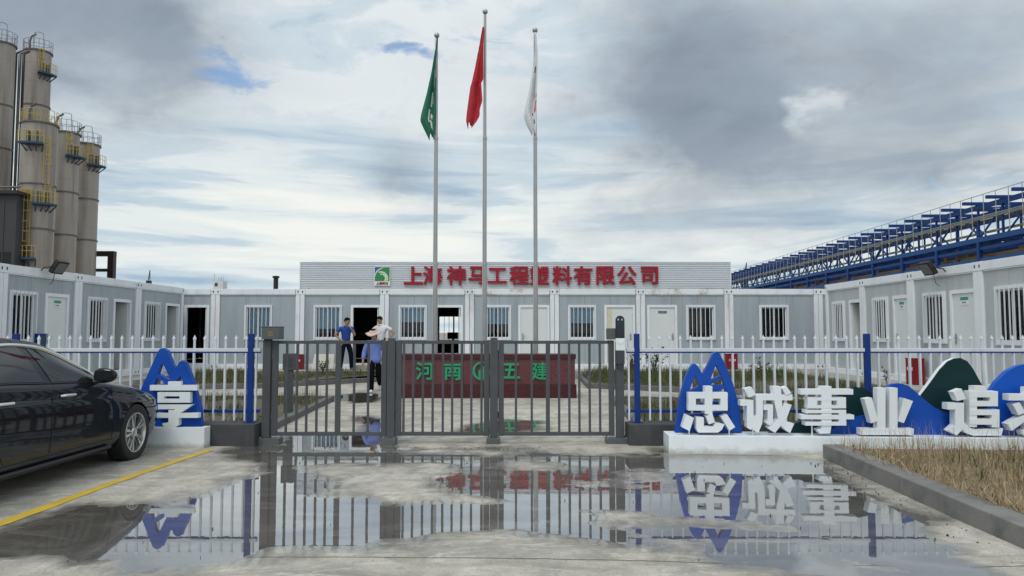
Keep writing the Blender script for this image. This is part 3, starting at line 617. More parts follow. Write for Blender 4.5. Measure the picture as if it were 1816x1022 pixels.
# ------------------------------------------------------------------ container offices
H_C, POST, TOPB, BOTB = 2.80, .15, .19, .17
_cache = {}
def shared(key, fn):
    if key not in _cache: _cache[key] = fn()
    return _cache[key]
def container(label, origin, rz, width, windows=(), doors=(), panel=m_panel, beam=m_frame, rear_window=None, depth=5.9, holes=True):
    root = empty("container_office", origin, rz, label, "container office", "container offices round the yard")
    W = width - .012
    for x0 in (0, W - POST):
        for y0 in (0, depth - .15):
            link("corner_post", shared("cp", lambda: MB().box((0, 0, .18), (POST, .15, H_C - .20)).mesh("corner_post", m_frame, bevel=.012)), root, (x0, y0, 0))
    bt = MB().box((POST + .02, .0, H_C - TOPB), (W - POST - .02, .10, H_C)); bt.box((POST + .02, .012, H_C - TOPB - .03), (W - POST - .02, .08, H_C - TOPB - .001)); bt.build("roof_beam", beam, root, bevel=.008)
    MB().box((POST + .02, .0, 0), (W - POST - .02, .10, BOTB)).build("floor_beam", m_frame, root, bevel=.008)
    for x0 in (0, W - POST):
        for z0, z1 in ((0, .178), (H_C - .198, H_C + .004)):
            c = MB().box((x0 - .001, -.006, z0), (x0 + POST + .018, .16, z1)).build("corner_casting", m_frame, root, bevel=.006)
            if holes:
                cx = x0 + POST / 2 + .008; cz = (z0 + z1) / 2
                MB().prism([(cx + .022 * math.cos(t), cz + .040 * math.sin(t)) for t in np.linspace(0, 2 * math.pi, 14, endpoint=False)], -.0085, -.002).build("casting_hole", m_dark_hole, c)
    # shell: floor, roof, sides, rear
    sh = MB(); z0, z1 = BOTB, H_C - TOPB
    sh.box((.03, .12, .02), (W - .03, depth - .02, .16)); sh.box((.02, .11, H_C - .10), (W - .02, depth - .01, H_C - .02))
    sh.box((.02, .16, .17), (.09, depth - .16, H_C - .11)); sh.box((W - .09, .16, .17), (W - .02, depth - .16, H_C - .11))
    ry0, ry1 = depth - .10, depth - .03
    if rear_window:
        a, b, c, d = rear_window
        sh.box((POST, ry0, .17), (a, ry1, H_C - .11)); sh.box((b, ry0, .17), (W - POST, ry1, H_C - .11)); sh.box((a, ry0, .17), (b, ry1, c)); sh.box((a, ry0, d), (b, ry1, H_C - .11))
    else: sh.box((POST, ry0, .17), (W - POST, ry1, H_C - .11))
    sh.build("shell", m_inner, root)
    if rear_window:
        rw = MB()
        for k in range(7):
            x = a + .05 + (b - a - .1) * k / 6; rw.box((x - .01, ry1 + .03, c), (x + .01, ry1 + .05, d))
        rw.box((a, ry0 + .01, c), (a + .05, ry1 + .02, d)); rw.box((b - .05, ry0 + .01, c), (b, ry1 + .02, d)); rw.box((a + .05, ry0 + .01, d - .05), (b - .05, ry1 + .02, d)); rw.box(((a + b) / 2 - .03, ry0 + .02, c), ((a + b) / 2 + .03, ry1, d - .05))
        rw.build("rear_window_frame", m_plastic, root)
        dsk = MB(); dsk.box((a - .1, depth - 1.2, .86), (b + .1, depth - .5, .90))
        for qx in (a, b): dsk.box((qx - .02, depth - 1.15, .16), (qx + .02, depth - .55, .859))
        dsk.box(((a + b) / 2 - .2, depth - .9, 1.0), ((a + b) / 2 + .25, depth - .86, 1.28)); dsk.box(((a + b) / 2, depth - .92, .90), ((a + b) / 2 + .05, depth - .85, 1.01))
        dsk.build("desk", m_inner_dark, root)
    # facade sandwich panels cut round the openings
    ops = [(x0, x1, 1.02, 2.22) for x0, x1, *_ in windows] + [(x0, x1, BOTB, 2.20) for x0, x1, *_ in doors]
    xa, xb = POST + .004, W - POST - .004; npan = max(2, round((xb - xa) / .93))
    for k in range(npan):
        p0 = xa + (xb - xa) * k / npan + .003; p1 = xa + (xb - xa) * (k + 1) / npan - .003
        cuts = sorted({p0, p1} | {v for o in ops for v in o[:2] if p0 < v < p1}); mb = MB()
        for c0, c1 in zip(cuts[:-1], cuts[1:]):
            spans = sorted([(o[2], o[3]) for o in ops if o[0] < (c0 + c1) / 2 < o[1]]); z = z0
            for s0, s1 in spans:
                if s0 > z + .01:
                    if len(cuts) == 2: MB().box((c0, .045, z), (c1, .11, s0)).build("wall_panel", panel, root)
                    else: mb.box((c0, .045, z), (c1, .11, s0))
                z = s1
            if z < z1 - .01: mb.box((c0, .045, z), (c1, .11, z1 - .032))
        if mb.v: mb.build("wall_panel", panel, root)
    for x0, x1, cur in windows: window(root, x0, x1, 1.02, 2.22, cur)
    for dd in doors: door(root, *dd)
    return root
def window(root, x0, x1, z0, z1, cur):
    w = x1 - x0; h = z1 - z0; t = .06; loc = (x0, 0, z0); key = round(w, 2)
    def fm():
        m = MB(); m.box((-.012, .006, -.012), (t, .115, h + .012)); m.box((w - t, .006, -.012), (w + .012, .115, h + .012)); m.box((t, .006, -.012), (w - t, .115, t)); m.box((t, .006, h - t), (w - t, .115, h + .012))
        return m.mesh("window", m_plastic, bevel=.004)
    win = link("window", shared(("wf", key), fm), root, loc)
    def sm():
        m = MB(); c = w / 2; s = .035
        for a, b, y in ((t, c + s / 2, .055), (c - s / 2, w - t, .080)):
            m.box((a + .001, y, t + .001), (a + s, y + .02, h - t - .001)); m.box((b - s, y, t + .001), (b - .001, y + .02, h - t - .001)); m.box((a + s, y, t + .001), (b - s, y + .02, t + s)); m.box((a + s, y, h - t - s), (b - s, y + .02, h - t - .001))
        return m.mesh("sash", m_plastic)
    link("sash", shared(("ws", key), sm), win)
    c = w / 2
    for a, b, y in ((t + .03, c - .015, .065), (c + .015, w - t - .03, .09)):
        link("pane", shared(("wp", key), lambda: MB().box((0, 0, 0), (b - a, .005, h - 2 * t - .06)).mesh("pane", m_glass)), win, (a, y, t + .03))
    nb = 7 if w > .75 else 6
    for k in range(nb):
        x = .045 + (w - .09) * k / (nb - 1)
        link("bar", shared(("wb", 0), lambda: MB().box((-.010, -.02, .0), (.010, .0, h - .0)).mesh("bar", m_bars)), win, (x, 0.004, 0))
    if cur is not None:
        def cm(lo):
            n = 40; m = MB(); vs = []
            for i in range(n + 1):
                x = t + (w - 2 * t) * i / n; y = .145 + .012 * math.sin(i * 1.15) + .006 * math.sin(i * .41 + w * 7); vs += [(x, y, lo), (x, y, h - t)]
            m.add(vs, [(2 * i, 2 * i + 2, 2 * i + 3, 2 * i + 1) for i in range(n)]); return m.mesh("curtain", m_curtain, smooth=True)
        link("curtain", cm(cur), win)
def door(root, x0, x1, state="closed", plate=None, hinge="l", leafmat=None):
    w = x1 - x0; zt = 2.20; m = MB(); f = .05
    m.box((x0 - .035, .018, BOTB), (x0 + f, .13, zt + .035)); m.box((x1 - f, .018, BOTB), (x1 + .035, .13, zt + .035)); m.box((x0 + f, .018, zt - f), (x1 - f, .13, zt + .035)); m.box((x0 + f, .02, BOTB + .001), (x1 - f, .13, BOTB + .03))
    fr = m.build("door_frame", m_frame, root, bevel=.004)
    lw = w - 2 * f - .008; lh = zt - f - BOTB - .035
    loc = (x0 + f + .004, .05, BOTB + .032); rot = 0
    lf = MB().box((0, 0, 0), (lw, .04, lh))
    if state == "open_l": rot = R(86); loc = (x0 + f + .06, .06, BOTB + .032)
    if state == "open_r": rot = R(-86); lf = MB().box((-lw, 0, 0), (0, .04, lh)); loc = (x1 - f - .06, .06, BOTB + .032)
    d = lf.build("door", leafmat or m_door, root, loc, bevel=.003); d.rotation_euler = (0, 0, rot)
    s = -1 if state == "open_r" else 1
    hx = .07 if hinge == "r" else lw - .07
    hx *= s
    hd = MB().box((hx - .025, -.012, .80), (hx + .025, -.001, 1.04)); sg = 1 if hinge == "r" else -1; sg *= s
    hd.tube([(hx, -.012, .96), (hx, -.045, .96), (hx + sg * .11, -.045, .955)], .011, 8); hd.build("handle", m_handle, d)
    if plate == "green":
        MB().box((lw * .36, -.010, lh - .26), (lw * .70, -.001, lh - .08)).build("plate", m_plate_w, d)
        MB().box((lw * .36, -.014, lh - .15), (lw * .70, -.0105, lh - .08)).build("plate_header", m_plate_g, d)
        mm = MB()
        for k in range(4): mm.box((lw * (.43 + .05 * k), -.013, lh - .22), (lw * (.43 + .05 * k) + .022, -.0105, lh - .188))
        mm.build("plate_lettering", m_ink, d)
    elif plate == "navy":
        MB().box((lw * .35, -.010, lh - .20), (lw * .68, -.001, lh - .12)).build("plate", m_plate_b, d)
        mm = MB()
        for k in range(5): mm.box((lw * (.40 + .05 * k), -.012, lh - .172), (lw * (.40 + .05 * k) + .02, -.0105, lh - .148))
        mm.build("plate_lettering", m_plate_w, d)
    elif plate == "half":
        MB().box((.002, -.006, .002), (.17, -.001, lh - .002)).build("cream_strip", mat("cream_strip", (.62, .58, .42), .5), d)
# back row
YB = 25.9
bx = [226, 381, 531.5, 681.5, 833, 984, 1137, 1294, 1453, 1610]
BX = [atY(p, 585, YB).x for p in bx]
def bw(i, a, b):  # pixels on the back facade -> local x
    return (atY(a, 585, YB).x - BX[i], atY(b, 585, YB).x - BX[i])
back = [
    ("grey container office in the far left corner with a tall black doorway", [], [(*bw(0, 327, 368), "open_r")], m_frame, None),
    ("grey back-row container with one blue-curtained window and no door", [(*bw(1, 433, 481), .0)], [], m_frame, None),
    ("grey back-row container whose open doorway the two standing men flank", [(*bw(2, 556, 605), .38)], [(*bw(2, 623, 674), "open_r")], m_beam, (1.75, 2.7, 1.0, 2.0)),
    ("grey back-row container with open door showing a bright rear window and desk", [(*bw(3, 707, 756), .62)], [(*bw(3, 773, 819), "open_r")], m_beam, (1.3, 2.65, .95, 2.0)),
    ("grey back-row container with plain closed white door behind the right flagpole", [(*bw(4, 860, 906), .55)], [(*bw(4, 921, 973), "closed", None, "r")], m_beam, None),
    ("grey back-row container whose closed door has a cream strip, behind face terminal", [(*bw(5, 1008, 1057), .58)], [(*bw(5, 1074, 1125), "closed", "half", "l")], m_beam, None),
    ("grey back-row container with navy plate on its closed white door", [(*bw(6, 1218, 1269), None)], [(*bw(6, 1150, 1200), "closed", "navy", "l")], m_beam, None),
    ("grey back-row container with a single dark barred window right of the signboard", [(*bw(7, 1348, 1399), None)], [], m_frame, None),
    ("grey back-row container mostly hidden behind the right row, only its post showing", [], [], m_frame, None),
]
for i, (lab, wi, do, bm_, rw) in enumerate(back):
    container(lab, (BX[i], YB, PAD), 0, BX[i + 1] - BX[i], wi, do, m_panel, bm_, rw)
# left row (faces right)
XL = -11.3
def ly(px): return atX(px, 590, XL).y
lx = [-150, 3, 138, 245, 325]; LY = [ly(p) for p in lx]
def lw_(i, a, b): return (ly(a) - LY[i], ly(b) - LY[i])
left = [
    ("grey left-row container of which only the far corner post shows at the frame edge", [], [], m_panel),
    ("grey left-row container with blue-curtained window and closed door, behind the black car", [(*lw_(1, 17, 65), .14)], [(*lw_(1, 82, 121), "closed", "green", "r")], m_panel),
    ("grey left-row container in the middle with dark window and open door", [(*lw_(2, 156, 190), None)], [(*lw_(2, 203, 232), "open_r")], m_panel),
    ("grey left-row container at the far end with blue curtain and open door", [(*lw_(3, 257, 284), .3)], [(*lw_(3, 295, 318), "open_r")], m_panel),
]
for i, (lab, wi, do, pm) in enumerate(left):
    container(lab, (XL, LY[i], PAD), R(90), LY[i + 1] - LY[i], wi, do, pm)
# right row (faces left)
XR = 10.1
def ry(px): return atX(px, 590, XR).y
rx = [1465, 1530, 1616, 1737, 1904, 2140]; RY = [ry(p) for p in rx]
def rw_(i, a, b): return (RY[i] - ry(a), RY[i] - ry(b))
right = [
    ("grey right-row container at the far end with a narrow black open doorway", [(*rw_(0, 1476, 1497), .0)], [(*rw_(0, 1506, 1527), "open_l")]),
    ("grey right-row container beside the open doorway, door plate and curtained window", [(*rw_(1, 1547, 1574), .0)], [(*rw_(1, 1584, 1611), "closed", "green", "r")]),
    ("grey right-row container under the floodlight, window partly curtained", [(*rw_(2, 1637, 1676), .36)], [(*rw_(2, 1686, 1731), "closed", "green", "r")]),
    ("grey right-row container at the right frame edge with a large barred window", [(*rw_(3, 1765, 1822), .72)], []),
]
for i, (lab, wi, do) in enumerate(right):
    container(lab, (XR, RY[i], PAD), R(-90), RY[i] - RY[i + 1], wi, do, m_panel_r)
# ------------------------------------------------------------------ roof signboard
def signboard():
    o = Vector((atY(533, 490, YB).x, YB + .02, 3.09)); w = atY(1295, 490, YB).x - o.x; zt = atY(900, 466, YB).z - o.z
    root = empty("roof_signboard", o, 0, "long white corrugated signboard with red company name on the back-row roof", "signboard")
    nr = 12; pitch = zt / nr
    for k in range(nr):
        z = k * pitch; prof = [(0, z), (-.0, z + pitch * .30), (-.028, z + pitch * .42), (-.028, z + pitch * .80), (0, z + pitch * .95), (0, z + pitch - .001), (.02, z + pitch - .001), (.02, z)]
        m = MB(); n = len(prof); vs = [(.0, y, zz) for y, zz in prof] + [(w, y, zz) for y, zz in prof]
        m.add(vs, [tuple(range(n)), tuple(range(2 * n - 1, n - 1, -1))] + [(i, i + n, (i + 1) % n + n, (i + 1) % n) for i in range(n)]); m.build("cladding_strip", m_corr, root)
    fm = MB(); fm.box((-.03, -.04, -.0), (.0, .06, zt)); fm.build("edge_trim", m_frame, root); MB().box((w, -.04, 0), (w + .03, .06, zt)).build("edge_trim", m_frame, root)
    MB().box((-.03, -.04, zt), (w + .03, .06, zt + .03)).build("edge_trim", m_frame, root)
    for k in range(9):
        x = .1 + (w - .2) * k / 8; MB().bar((x, .03, zt * .9), (x, 1.0, -.25), .05).build("rear_brace", m_galv, root)
    txt = "上海神马工程塑料有限公司"
    cx = [733, 767, 809, 847, 882, 921, 957, 997, 1034, 1074, 1112, 1152]
    for ch, p in zip(txt, cx):
        x, z = on_plane(p, 489, o, 0, -.08)
        link("letter", text_mesh(ch, .70, .06, .020, m_redletter), root, (x, -.075, z))
    # square logo plate: green field, blue corner, pale sweeps
    x0, z1 = on_plane(664, 473, o, 0, -.05); x1, z0 = on_plane(692, 507, o, 0, -.05)
    lg = MB().box((x0, -.075, z0), (x1, -.03, z1)).build("logo_plate", m_plate_w, root)
    def P(u, v): return (x0 + (x1 - x0) * u, z0 + (z1 - z0) * v)
    L_ = .24; gr = [P(.04, L_), P(.96, L_), P(.96, .97), P(.86, .97)] + [P(.86 - .82 * math.sin(t), .97 - .60 * (1 - math.cos(t))) for t in np.linspace(.2, 1.5, 8)]
    MB().prism(gr, -.081, -.076).build("logo_green", mat("logo_green", (.035, .24, .08), .4), lg)
    bl = [P(.04, .97), P(.70, .97)] + [P(.70 - .66 * math.sin(t), .97 - .42 * (1 - math.cos(t))) for t in np.linspace(.2, 1.5, 8)]
    MB().prism(bl, -.081, -.076).build("logo_blue", mat("logo_blue", (.02, .10, .38), .4), lg)
    for r0, r1, c0, c1 in ((.40, .46, (.42, .36), 1.0), (.24, .30, (.47, .38), 1.0)):
        A = np.linspace(-.9, 1.9, 14); out = [P(c0[0] + r1 * math.cos(a), c0[1] + r1 * .85 * math.sin(a)) for a in A]; inn = [P(c0[0] + (r0 - .02) * math.cos(a) - .02, c0[1] + r0 * .80 * math.sin(a)) for a in A[::-1]]
        MB().prism(out + inn, -.085, -.0815).build("logo_sweep", mat("logo_pale", (.62, .78, .52), .4), lg)
    t = text_mesh("上海神马", .105, .006, .004, m_redletter, "logo_lettering"); link("logo_lettering", t, lg, ((x0 + x1) / 2, -.079, z0 + (z1 - z0) * .12))
signboard()
# ------------------------------------------------------------------ flagpoles and flags
def cloth(name, label, cat_marks, pole, outline, m, marks):
    """limp flag: outline rows (z, xleft, xright) relative to the pole; folds run down the cloth"""
    zs = [r[0] for r in outline]; n = 48; k = 26; vs = []; fs = []
    Z = np.linspace(zs[0], zs[-1], n); order = np.argsort(zs)
    xl = np.interp(Z, np.array(zs)[order], np.array([r[1] for r in outline])[order]); xr = np.interp(Z, np.array(zs)[order], np.array([r[2] for r in outline])[order])
    def surf(i, u):
        a = Z[i]; wd = xr[i] - xl[i]; v = i / (n - 1)
        ph = u * 10 + v * 2.2; y = .045 * math.sin(ph) * (.3 + .7 * v) + .03 * math.sin(u * 7 - v * 5)
        x = xl[i] + wd * (u + .05 * math.sin(ph * .9 + 1) * u * (1 - u) * 4)
        z = a - (.05 * math.sin(u * 9 + 1.3) + .04 * math.sin(u * 17)) * v
        return Vector((x, y, z))
    for i in range(n):
        for j in range(k + 1): vs.append(tuple(surf(i, j / k)))
    for i in range(n - 1):
        for j in range(k): a = i * (k + 1) + j; fs.append((a, a + 1, a + k + 2, a + k + 1))
    top = len(vs)
    me = bpy.data.meshes.new(name); me.from_pydata(vs, [], fs); me.materials.append(m); me.shade_smooth()
    o = link(name, me, None, pole); tag(o, label, "flag", "flags on the three poles")
    sd = o.modifiers.new("thickness", 'SOLIDIFY'); sd.thickness = .006
    for i0, i1, u0, u1, mm in marks:
        vs = []; fs = []; a = max(2, int((i1 - i0))); nj = 5
        for i in range(a + 1):
            for j in range(nj + 1):
                p = surf(int(i0 + (i1 - i0) * i / a), u0 + (u1 - u0) * j / nj); vs.append((p.x, p.y - .012, p.z))
        for i in range(a):
            for j in range(nj): q = i * (nj + 1) + j; fs.append((q, q + 1, q + nj + 2, q + nj + 1))
        e = bpy.data.meshes.new("emblem"); e.from_pydata(vs, [], fs); e.materials.append(mm); e.shade_smooth(); link("emblem", e, o)
    return o
YP = 19.6
m_flag_g = mat("flag_green", (.012, .13, .075), .7, var=.1, scale=3); m_flag_r = mat("flag_red", (.42, .012, .025), .7, var=.08, scale=3); m_flag_w = mat("flag_white", (.66, .68, .70), .75, var=.05, scale=3)
m_em_w = mat("emblem_white", (.55, .60, .55), .7); m_em_y = mat("emblem_yellow", (.70, .50, .05), .7); m_em_r = mat("emblem_red", (.5, .03, .04), .7); m_em_k = mat("emblem_navy", (.03, .04, .12), .7)
def flagpole(px_b, px_t, py_t, label):
    b = atY(px_b, 640, YP); t = atY(px_t, py_t, YP); h = t.z
    root = empty("flagpole", (b.x, YP, 0), 0, label, "flagpole", "three steel flagpoles behind the red monument")
    z1 = atY(px_b, 468, YP).z; z2 = atY(px_b, 245, YP).z
    for a, c, r0, r1 in ((0, z1, .068, .062), (z1, z2, .056, .050), (z2, h - .09, .044, .034)):
        MB().lathe([(r0, a), (r1, c)], 18).build("pole_section", m_pole, root, smooth=True)
    for z, r in ((z1, .070), (z2, .058)): MB().lathe([(r - .02, z - .05), (r, z - .05), (r, z + .03), (r - .025, z + .05)], 18).build("joint_ring", m_pole, root, smooth=True)
    s = MB(); s.lathe([(.0, h + .075)] + [(.075 * math.sin(t), h + .075 * math.cos(t)) for t in np.linspace(.2, math.pi - .2, 10)] + [(.0, h - .075)], 18).build("finial", m_pole, root, smooth=True)
    MB().tube([(-.05, -.05, h - .12), (-.055, -.06, h * .5), (-.05, -.07, 1.2)], .004, 5).build("halyard", m_bars, root)
    MB().lathe([(.0, .06), (.14, .06), (.14, .0)], 18).build("base_plate", m_pole, root)
    return Vector((b.x, YP, 0))
def fl(px_pole, rows):
    out = []
    x0 = atY(px_pole, 300, YP).x
    for py, a, b in rows: z = atY(a, py, YP).z; out.append((z, atY(a, py, YP).x - x0, atY(b, py, YP).x - x0))
    return out
p1 = flagpole(771, 775, 63, "left steel flagpole with the green flag")
p2 = flagpole(859, 861, 21, "tallest central steel flagpole with the red flag")
p3 = flagpole(950, 950, 54, "right steel flagpole with the white flag")
cloth("flag", "limp green flag with white emblem on the left pole", None, (p1.x + .02, YP - .07, 0), fl(773, [(68, 774, 776), (90, 771, 774), (130, 764, 773), (165, 756, 772), (200, 746, 772), (212, 744, 771), (225, 750, 771), (244, 760, 770)]), m_flag_g,
      [(10, 20, .93, .99, m_em_w), (26, 33, .55, .64, m_em_w), (28, 31, .7, .85, m_em_w), (34, 40, .48, .56, m_em_w), (39, 43, .58, .80, m_em_w), (36, 38, .62, .8, m_em_w)])
cloth("flag", "limp red flag with yellow stars on the tallest pole", None, (p2.x, YP - .07, 0), fl(859, [(50, 855, 858), (80, 850, 857), (120, 842, 857), (147, 836, 857), (152, 834, 853), (185, 829, 855), (200, 827, 850), (212, 826, 850), (224, 829, 838)]), m_flag_r,
      [(6, 9, .15, .35, m_em_y), (10, 12, .05, .14, m_em_y), (14, 15, .03, .1, m_em_y)])
cloth("flag", "limp white flag with red and dark lettering on the right pole", None, (p3.x + .0, YP - .07, 0), fl(950, [(60, 947, 951), (95, 948, 954), (120, 946, 954), (160, 939, 953), (190, 932, 952), (205, 930, 952), (220, 935, 952), (236, 944, 951)]), m_flag_w,
      [(16, 19, .45, .60, m_em_k), (24, 26, .1, .2, m_em_k), (29, 31, .80, .95, m_em_r), (32, 34, .78, .96, m_em_r), (34, 37, .80, .93, m_em_r), (38, 39, .6, .7, m_em_r), (40, 42, .75, .85, m_em_k)])
# ------------------------------------------------------------------ red monument sign
def monument():
    Y = 17.4; xl = atY(690, 690, Y).x; xr = atY(1020, 690, Y).x; w = xr - xl
    root = empty("monument_sign", ((xl + xr) / 2, Y, 0), 0, "low dark red granite sign wall with green characters behind the gate", "monument sign")
    z = lambda py: atY(900, py, Y).z
    MB().box((-w / 2 - .03, -.04, -.03), (w / 2 + .03, .75, z(682))).build("base", m_granite_d, root, bevel=.01)
    n = 5
    for k in range(n):
        a = -w / 2 + w * k / n + .002; b = -w / 2 + w * (k + 1) / n - .002; MB().box((a, .0, z(682) + .001), (b, .05, z(637))).build("face_slab", m_granite, root, bevel=.004)
    MB().box((-w / 2 + .003, .052, z(682) + .001), (w / 2 - .003, .70, z(637))).build("core", m_granite_d, root)
    MB().box((-w / 2 - .02, -.03, z(637) + .001), (w / 2 + .02, .73, z(628))).build("cap", m_granite_d, root, bevel=.01)
    o = (root.location.x, Y, 0)
    for ch, p in (("河", 754), ("南", 803), ("五", 907), ("建", 958)):
        x, zz = on_plane(p, 658, o, 0, -.03); link("letter", text_mesh(ch, .44, .05, .007 if ch == "建" else .011, m_greenletter), root, (x, -.03, zz))
    x, zz = on_plane(854, 658, o, 0, -.03); r = .215
    lg = MB(); A = np.linspace(math.pi * .55, math.pi * 2.18, 26)
    ring = [(x + r * math.cos(a), zz + r * math.sin(a)) for a in A] + [(x + (r - .045 - .02 * math.sin(max(0, a - 2))) * math.cos(a), zz + (r - .045) * math.sin(a)) for a in A[::-1]]
    lg.prism(ring, -.055, -.005); arc = np.linspace(.25, 1.75, 14)
    lg.prism([(x + r * math.cos(a), zz + r * math.sin(a)) for a in arc] + [(x + (r - .022) * math.cos(a), zz + (r - .022) * math.sin(a)) for a in arc[::-1]], -.055, -.005)
    lg.prism([(x - .07, zz - .155), (x - .02, zz - .165), (x - .02, zz + .06), (x - .07, zz + .0)], -.055, -.005)
    lg.prism([(x + .01, zz - .165), (x + .07, zz - .15), (x + .07, zz + .13), (x + .01, zz + .07)], -.055, -.005)
    lg.prism([(x + .07, zz - .15), (x + .17, zz - .13), (x + .17, zz - .08), (x + .07, zz - .10)], -.0545, -.0055)
    lg.build("emblem", m_greenletter, root)
monument()
# ------------------------------------------------------------------ pedestrian gate
YG = 10.38
def gx(px): return atY(px, 690, YG).x
def gz(py): return atY(CX, py, YG).z
def gpost(px0, px1, py_top, label, shoe, box=None):
    x0, x1 = gx(px0), gx(px1); xc = (x0 + x1) / 2; hw = (x1 - x0) / 2; h = gz(py_top)
    root = empty("gate_post", (xc, YG, 0), 0, label, "gate post", "square posts of the grey gate")
    MB().box((-hw, -.055, .0), (hw, .055, h - .03)).build("post", m_gate, root, bevel=.006)
    MB().box((-hw + .008, -.047, h - .03), (hw - .008, .047, h)).build("cap", m_gate, root, bevel=.006)
    s0, s1 = gx(shoe[0]) - xc, gx(shoe[1]) - xc
    MB().box((s0, -.10, -.02), (s1, .10, .09)).build("base_shoe", m_gate2, root, bevel=.008)
    for sx in (s0 + .025, s1 - .025):
        for sy in (-.08, .08): MB().lathe([(0, .11), (.011, .11), (.011, .09)], 8, (sx, sy, 0)).build("bolt", m_handle, root)
    if box:
        b0, b1 = gx(box[0]) - xc, gx(box[1]) - xc; z0, z1 = gz(box[3]), gz(box[2])
        bb = MB().box((b0, -.13, z0), (b1, .08, z1 - .02)).build("control_box", m_gate2, root, bevel=.01)
        MB().box((b0 - .004, -.134, z1 - .02), (b1 + .004, .084, z1)).build("lid", m_gate2, bb, bevel=.006)
        for k in range(3): MB().box((b0 + (b1 - b0) * .35, -.1325, z0 + .05 + k * .025), (b0 + (b1 - b0) * .65, -.1303, z0 + .06 + k * .025)).build("vent_slot", m_pipe, bb)
    return root
gpost(467, 481, 600, "left end gate post with a control box on top", (463, 500), (467, 499, 579, 602))
gpost(687, 701, 600, "gate post between the left and middle leaves, below the hatted walker", (679, 704))
gpost(869, 883, 599, "gate post between the middle and right leaves", (863, 887))
gpost(1092, 1106, 602, "right end gate post that carries the face terminal", (1073, 1112))
bb = atY(1084, 592, YG)
cb = empty("reader_box", (bb.x, YG, gz(602)), 0, "small grey control box beside the face terminal on the right gate post", "control box")
MB().box((-.066, -.07, 0), (.060, .06, .155)).build("housing", m_gate2, cb, bevel=.008)
for k in range(5): MB().box((.048, -.0725, .03 + k * .018), (.058, -.0703, .038 + k * .018)).build("vent_slot", m_ink, cb)
def gleaf(px0, px1, bars, mull, label):
    x0, x1 = gx(px0), gx(px1); root = empty("gate_leaf", (x0, YG, 0), 0, label, "gate leaf", "barred leaves of the grey gate")
    w = x1 - x0; zt0, zt1, zb0, zb1 = gz(610), gz(604), gz(773), gz(766)
    MB().box((0, -.03, zb0), (.075, .03, zt1)).build("stile", m_gate, root, bevel=.005); MB().box((w - .075, -.03, zb0), (w, .03, zt1)).build("stile", m_gate, root, bevel=.005)
    MB().box((.076, -.022, zt0), (w - .076, .022, zt1 - .003)).build("rail", m_gate, root, bevel=.004); MB().box((.076, -.022, zb0 + .003), (w - .076, .022, zb1)).build("rail", m_gate, root, bevel=.004)
    if mull:
        a, b = gx(mull[0]) - x0, gx(mull[1]) - x0; MB().box((a, -.026, zb1 + .001), (b, .026, zt0 - .001)).build("mullion", m_gate, root, bevel=.004)
    bm_ = shared(("gb", 0), lambda: MB().box((-.016, -.014, zb1 + .001), (.016, .014, zt0 - .001)).mesh("bar", m_gate, bevel=.003))
    for p in bars: link("bar", bm_, root, (gx(p) - x0, 0, 0))
    for z in (.35, 1.2): MB().lathe([(.014, z), (.014, z + .10)], 8, (-.008, 0, 0)).build("hinge", m_handle, root)
gleaf(483, 686, [508, 526.5, 544, 562, 579.5, 628, 653], (595, 604), "left gate leaf with wide mullion in front of the hatted walker")
gleaf(702.5, 868, [716, 732.6, 750, 767.5, 785.5, 802, 819, 836, 854], None, "middle gate leaf of nine slim bars before the red monument")
gleaf(884, 1089, [915, 943, 991.5, 1009.6, 1027.4, 1045.7, 1064], (968, 975), "right gate leaf with wide mullion beside the face terminal")
# face terminal
ft = atY(1100, 640, YG - .09); FT = empty("face_terminal", (ft.x, YG - .09, 0), 0, "black and white face recognition terminal on the right gate post", "face terminal")
def fz(py): return atY(1100, py, YG - .09).z
hw = .062; zt = fz(560); zm = fz(600); zl = fz(622); zd = fz(646)
arc = [(-hw, zm)] + [(hw, zm)] + [(hw * math.cos(t), zt - hw + hw * math.sin(t)) for t in np.linspace(0, math.pi, 12)]
MB().prism(arc, -.02, .02).build("screen_body", mat("terminal_black", (.012, .014, .018), .15, var=.05), FT, bevel=.004)
MB().prism([(p[0] * .86, zm + .02 + (p[1] - zm) * .90) for p in arc], -.0235, -.0205).build("screen", mat("terminal_glass", (.02, .025, .04), .05, var=.02), FT)
for s in (-1, 1): MB().prism([(s * .026 + .010 * math.cos(t), zt - .055 + .014 * math.sin(t)) for t in np.linspace(0, 6.283, 12, endpoint=False)], -.026, -.0236).build("camera_lens", mat("lens_pale", (.5, .5, .5), .2), FT)
MB().box((-hw - .002, -.035, zl), (hw + .002, .03, zm - .002)).build("reader_collar", m_plate_w, FT, bevel=.012)
MB().prism([(-.045, zm - .004)] + [(.045, zm - .004)] + [(.045 * math.cos(t), zm - .03 - .05 * math.sin(t)) for t in np.linspace(0, math.pi, 9)], -.042, -.0355).build("card_window", mat("reader_white", (.8, .82, .85), .25), FT)
MB().box((-hw + .004, -.03, zd), (hw - .004, .03, zl - .002)).build("lower_housing", m_ink, FT, bevel=.006)
MB().box((-.03, .0, zd - .05), (.03, .034, zd - .002)).build("bracket", m_gate, FT)
# short reader bollard inside the gate
b = atZ(511, 741); bl = empty("reader_bollard", (b.x, b.y, 0), 0, "short grey bollard with a flat reader head just inside the left gate leaf", "bollard")
h = 1.17
MB().box((-.075, -.05, 0), (.075, .05, .86)).build("column", m_gate, bl, bevel=.008); MB().box((-.13, -.09, -.02), (.13, .09, .02)).build("base_plate", m_gate2, bl, bevel=.004)
MB().box((-.10, -.07, .862), (.12, .07, h)).build("head", m_gate, bl, bevel=.012); MB().box((-.06, -.078, .93), (.08, -.0705, 1.10)).build("reader_face", m_ink, bl)
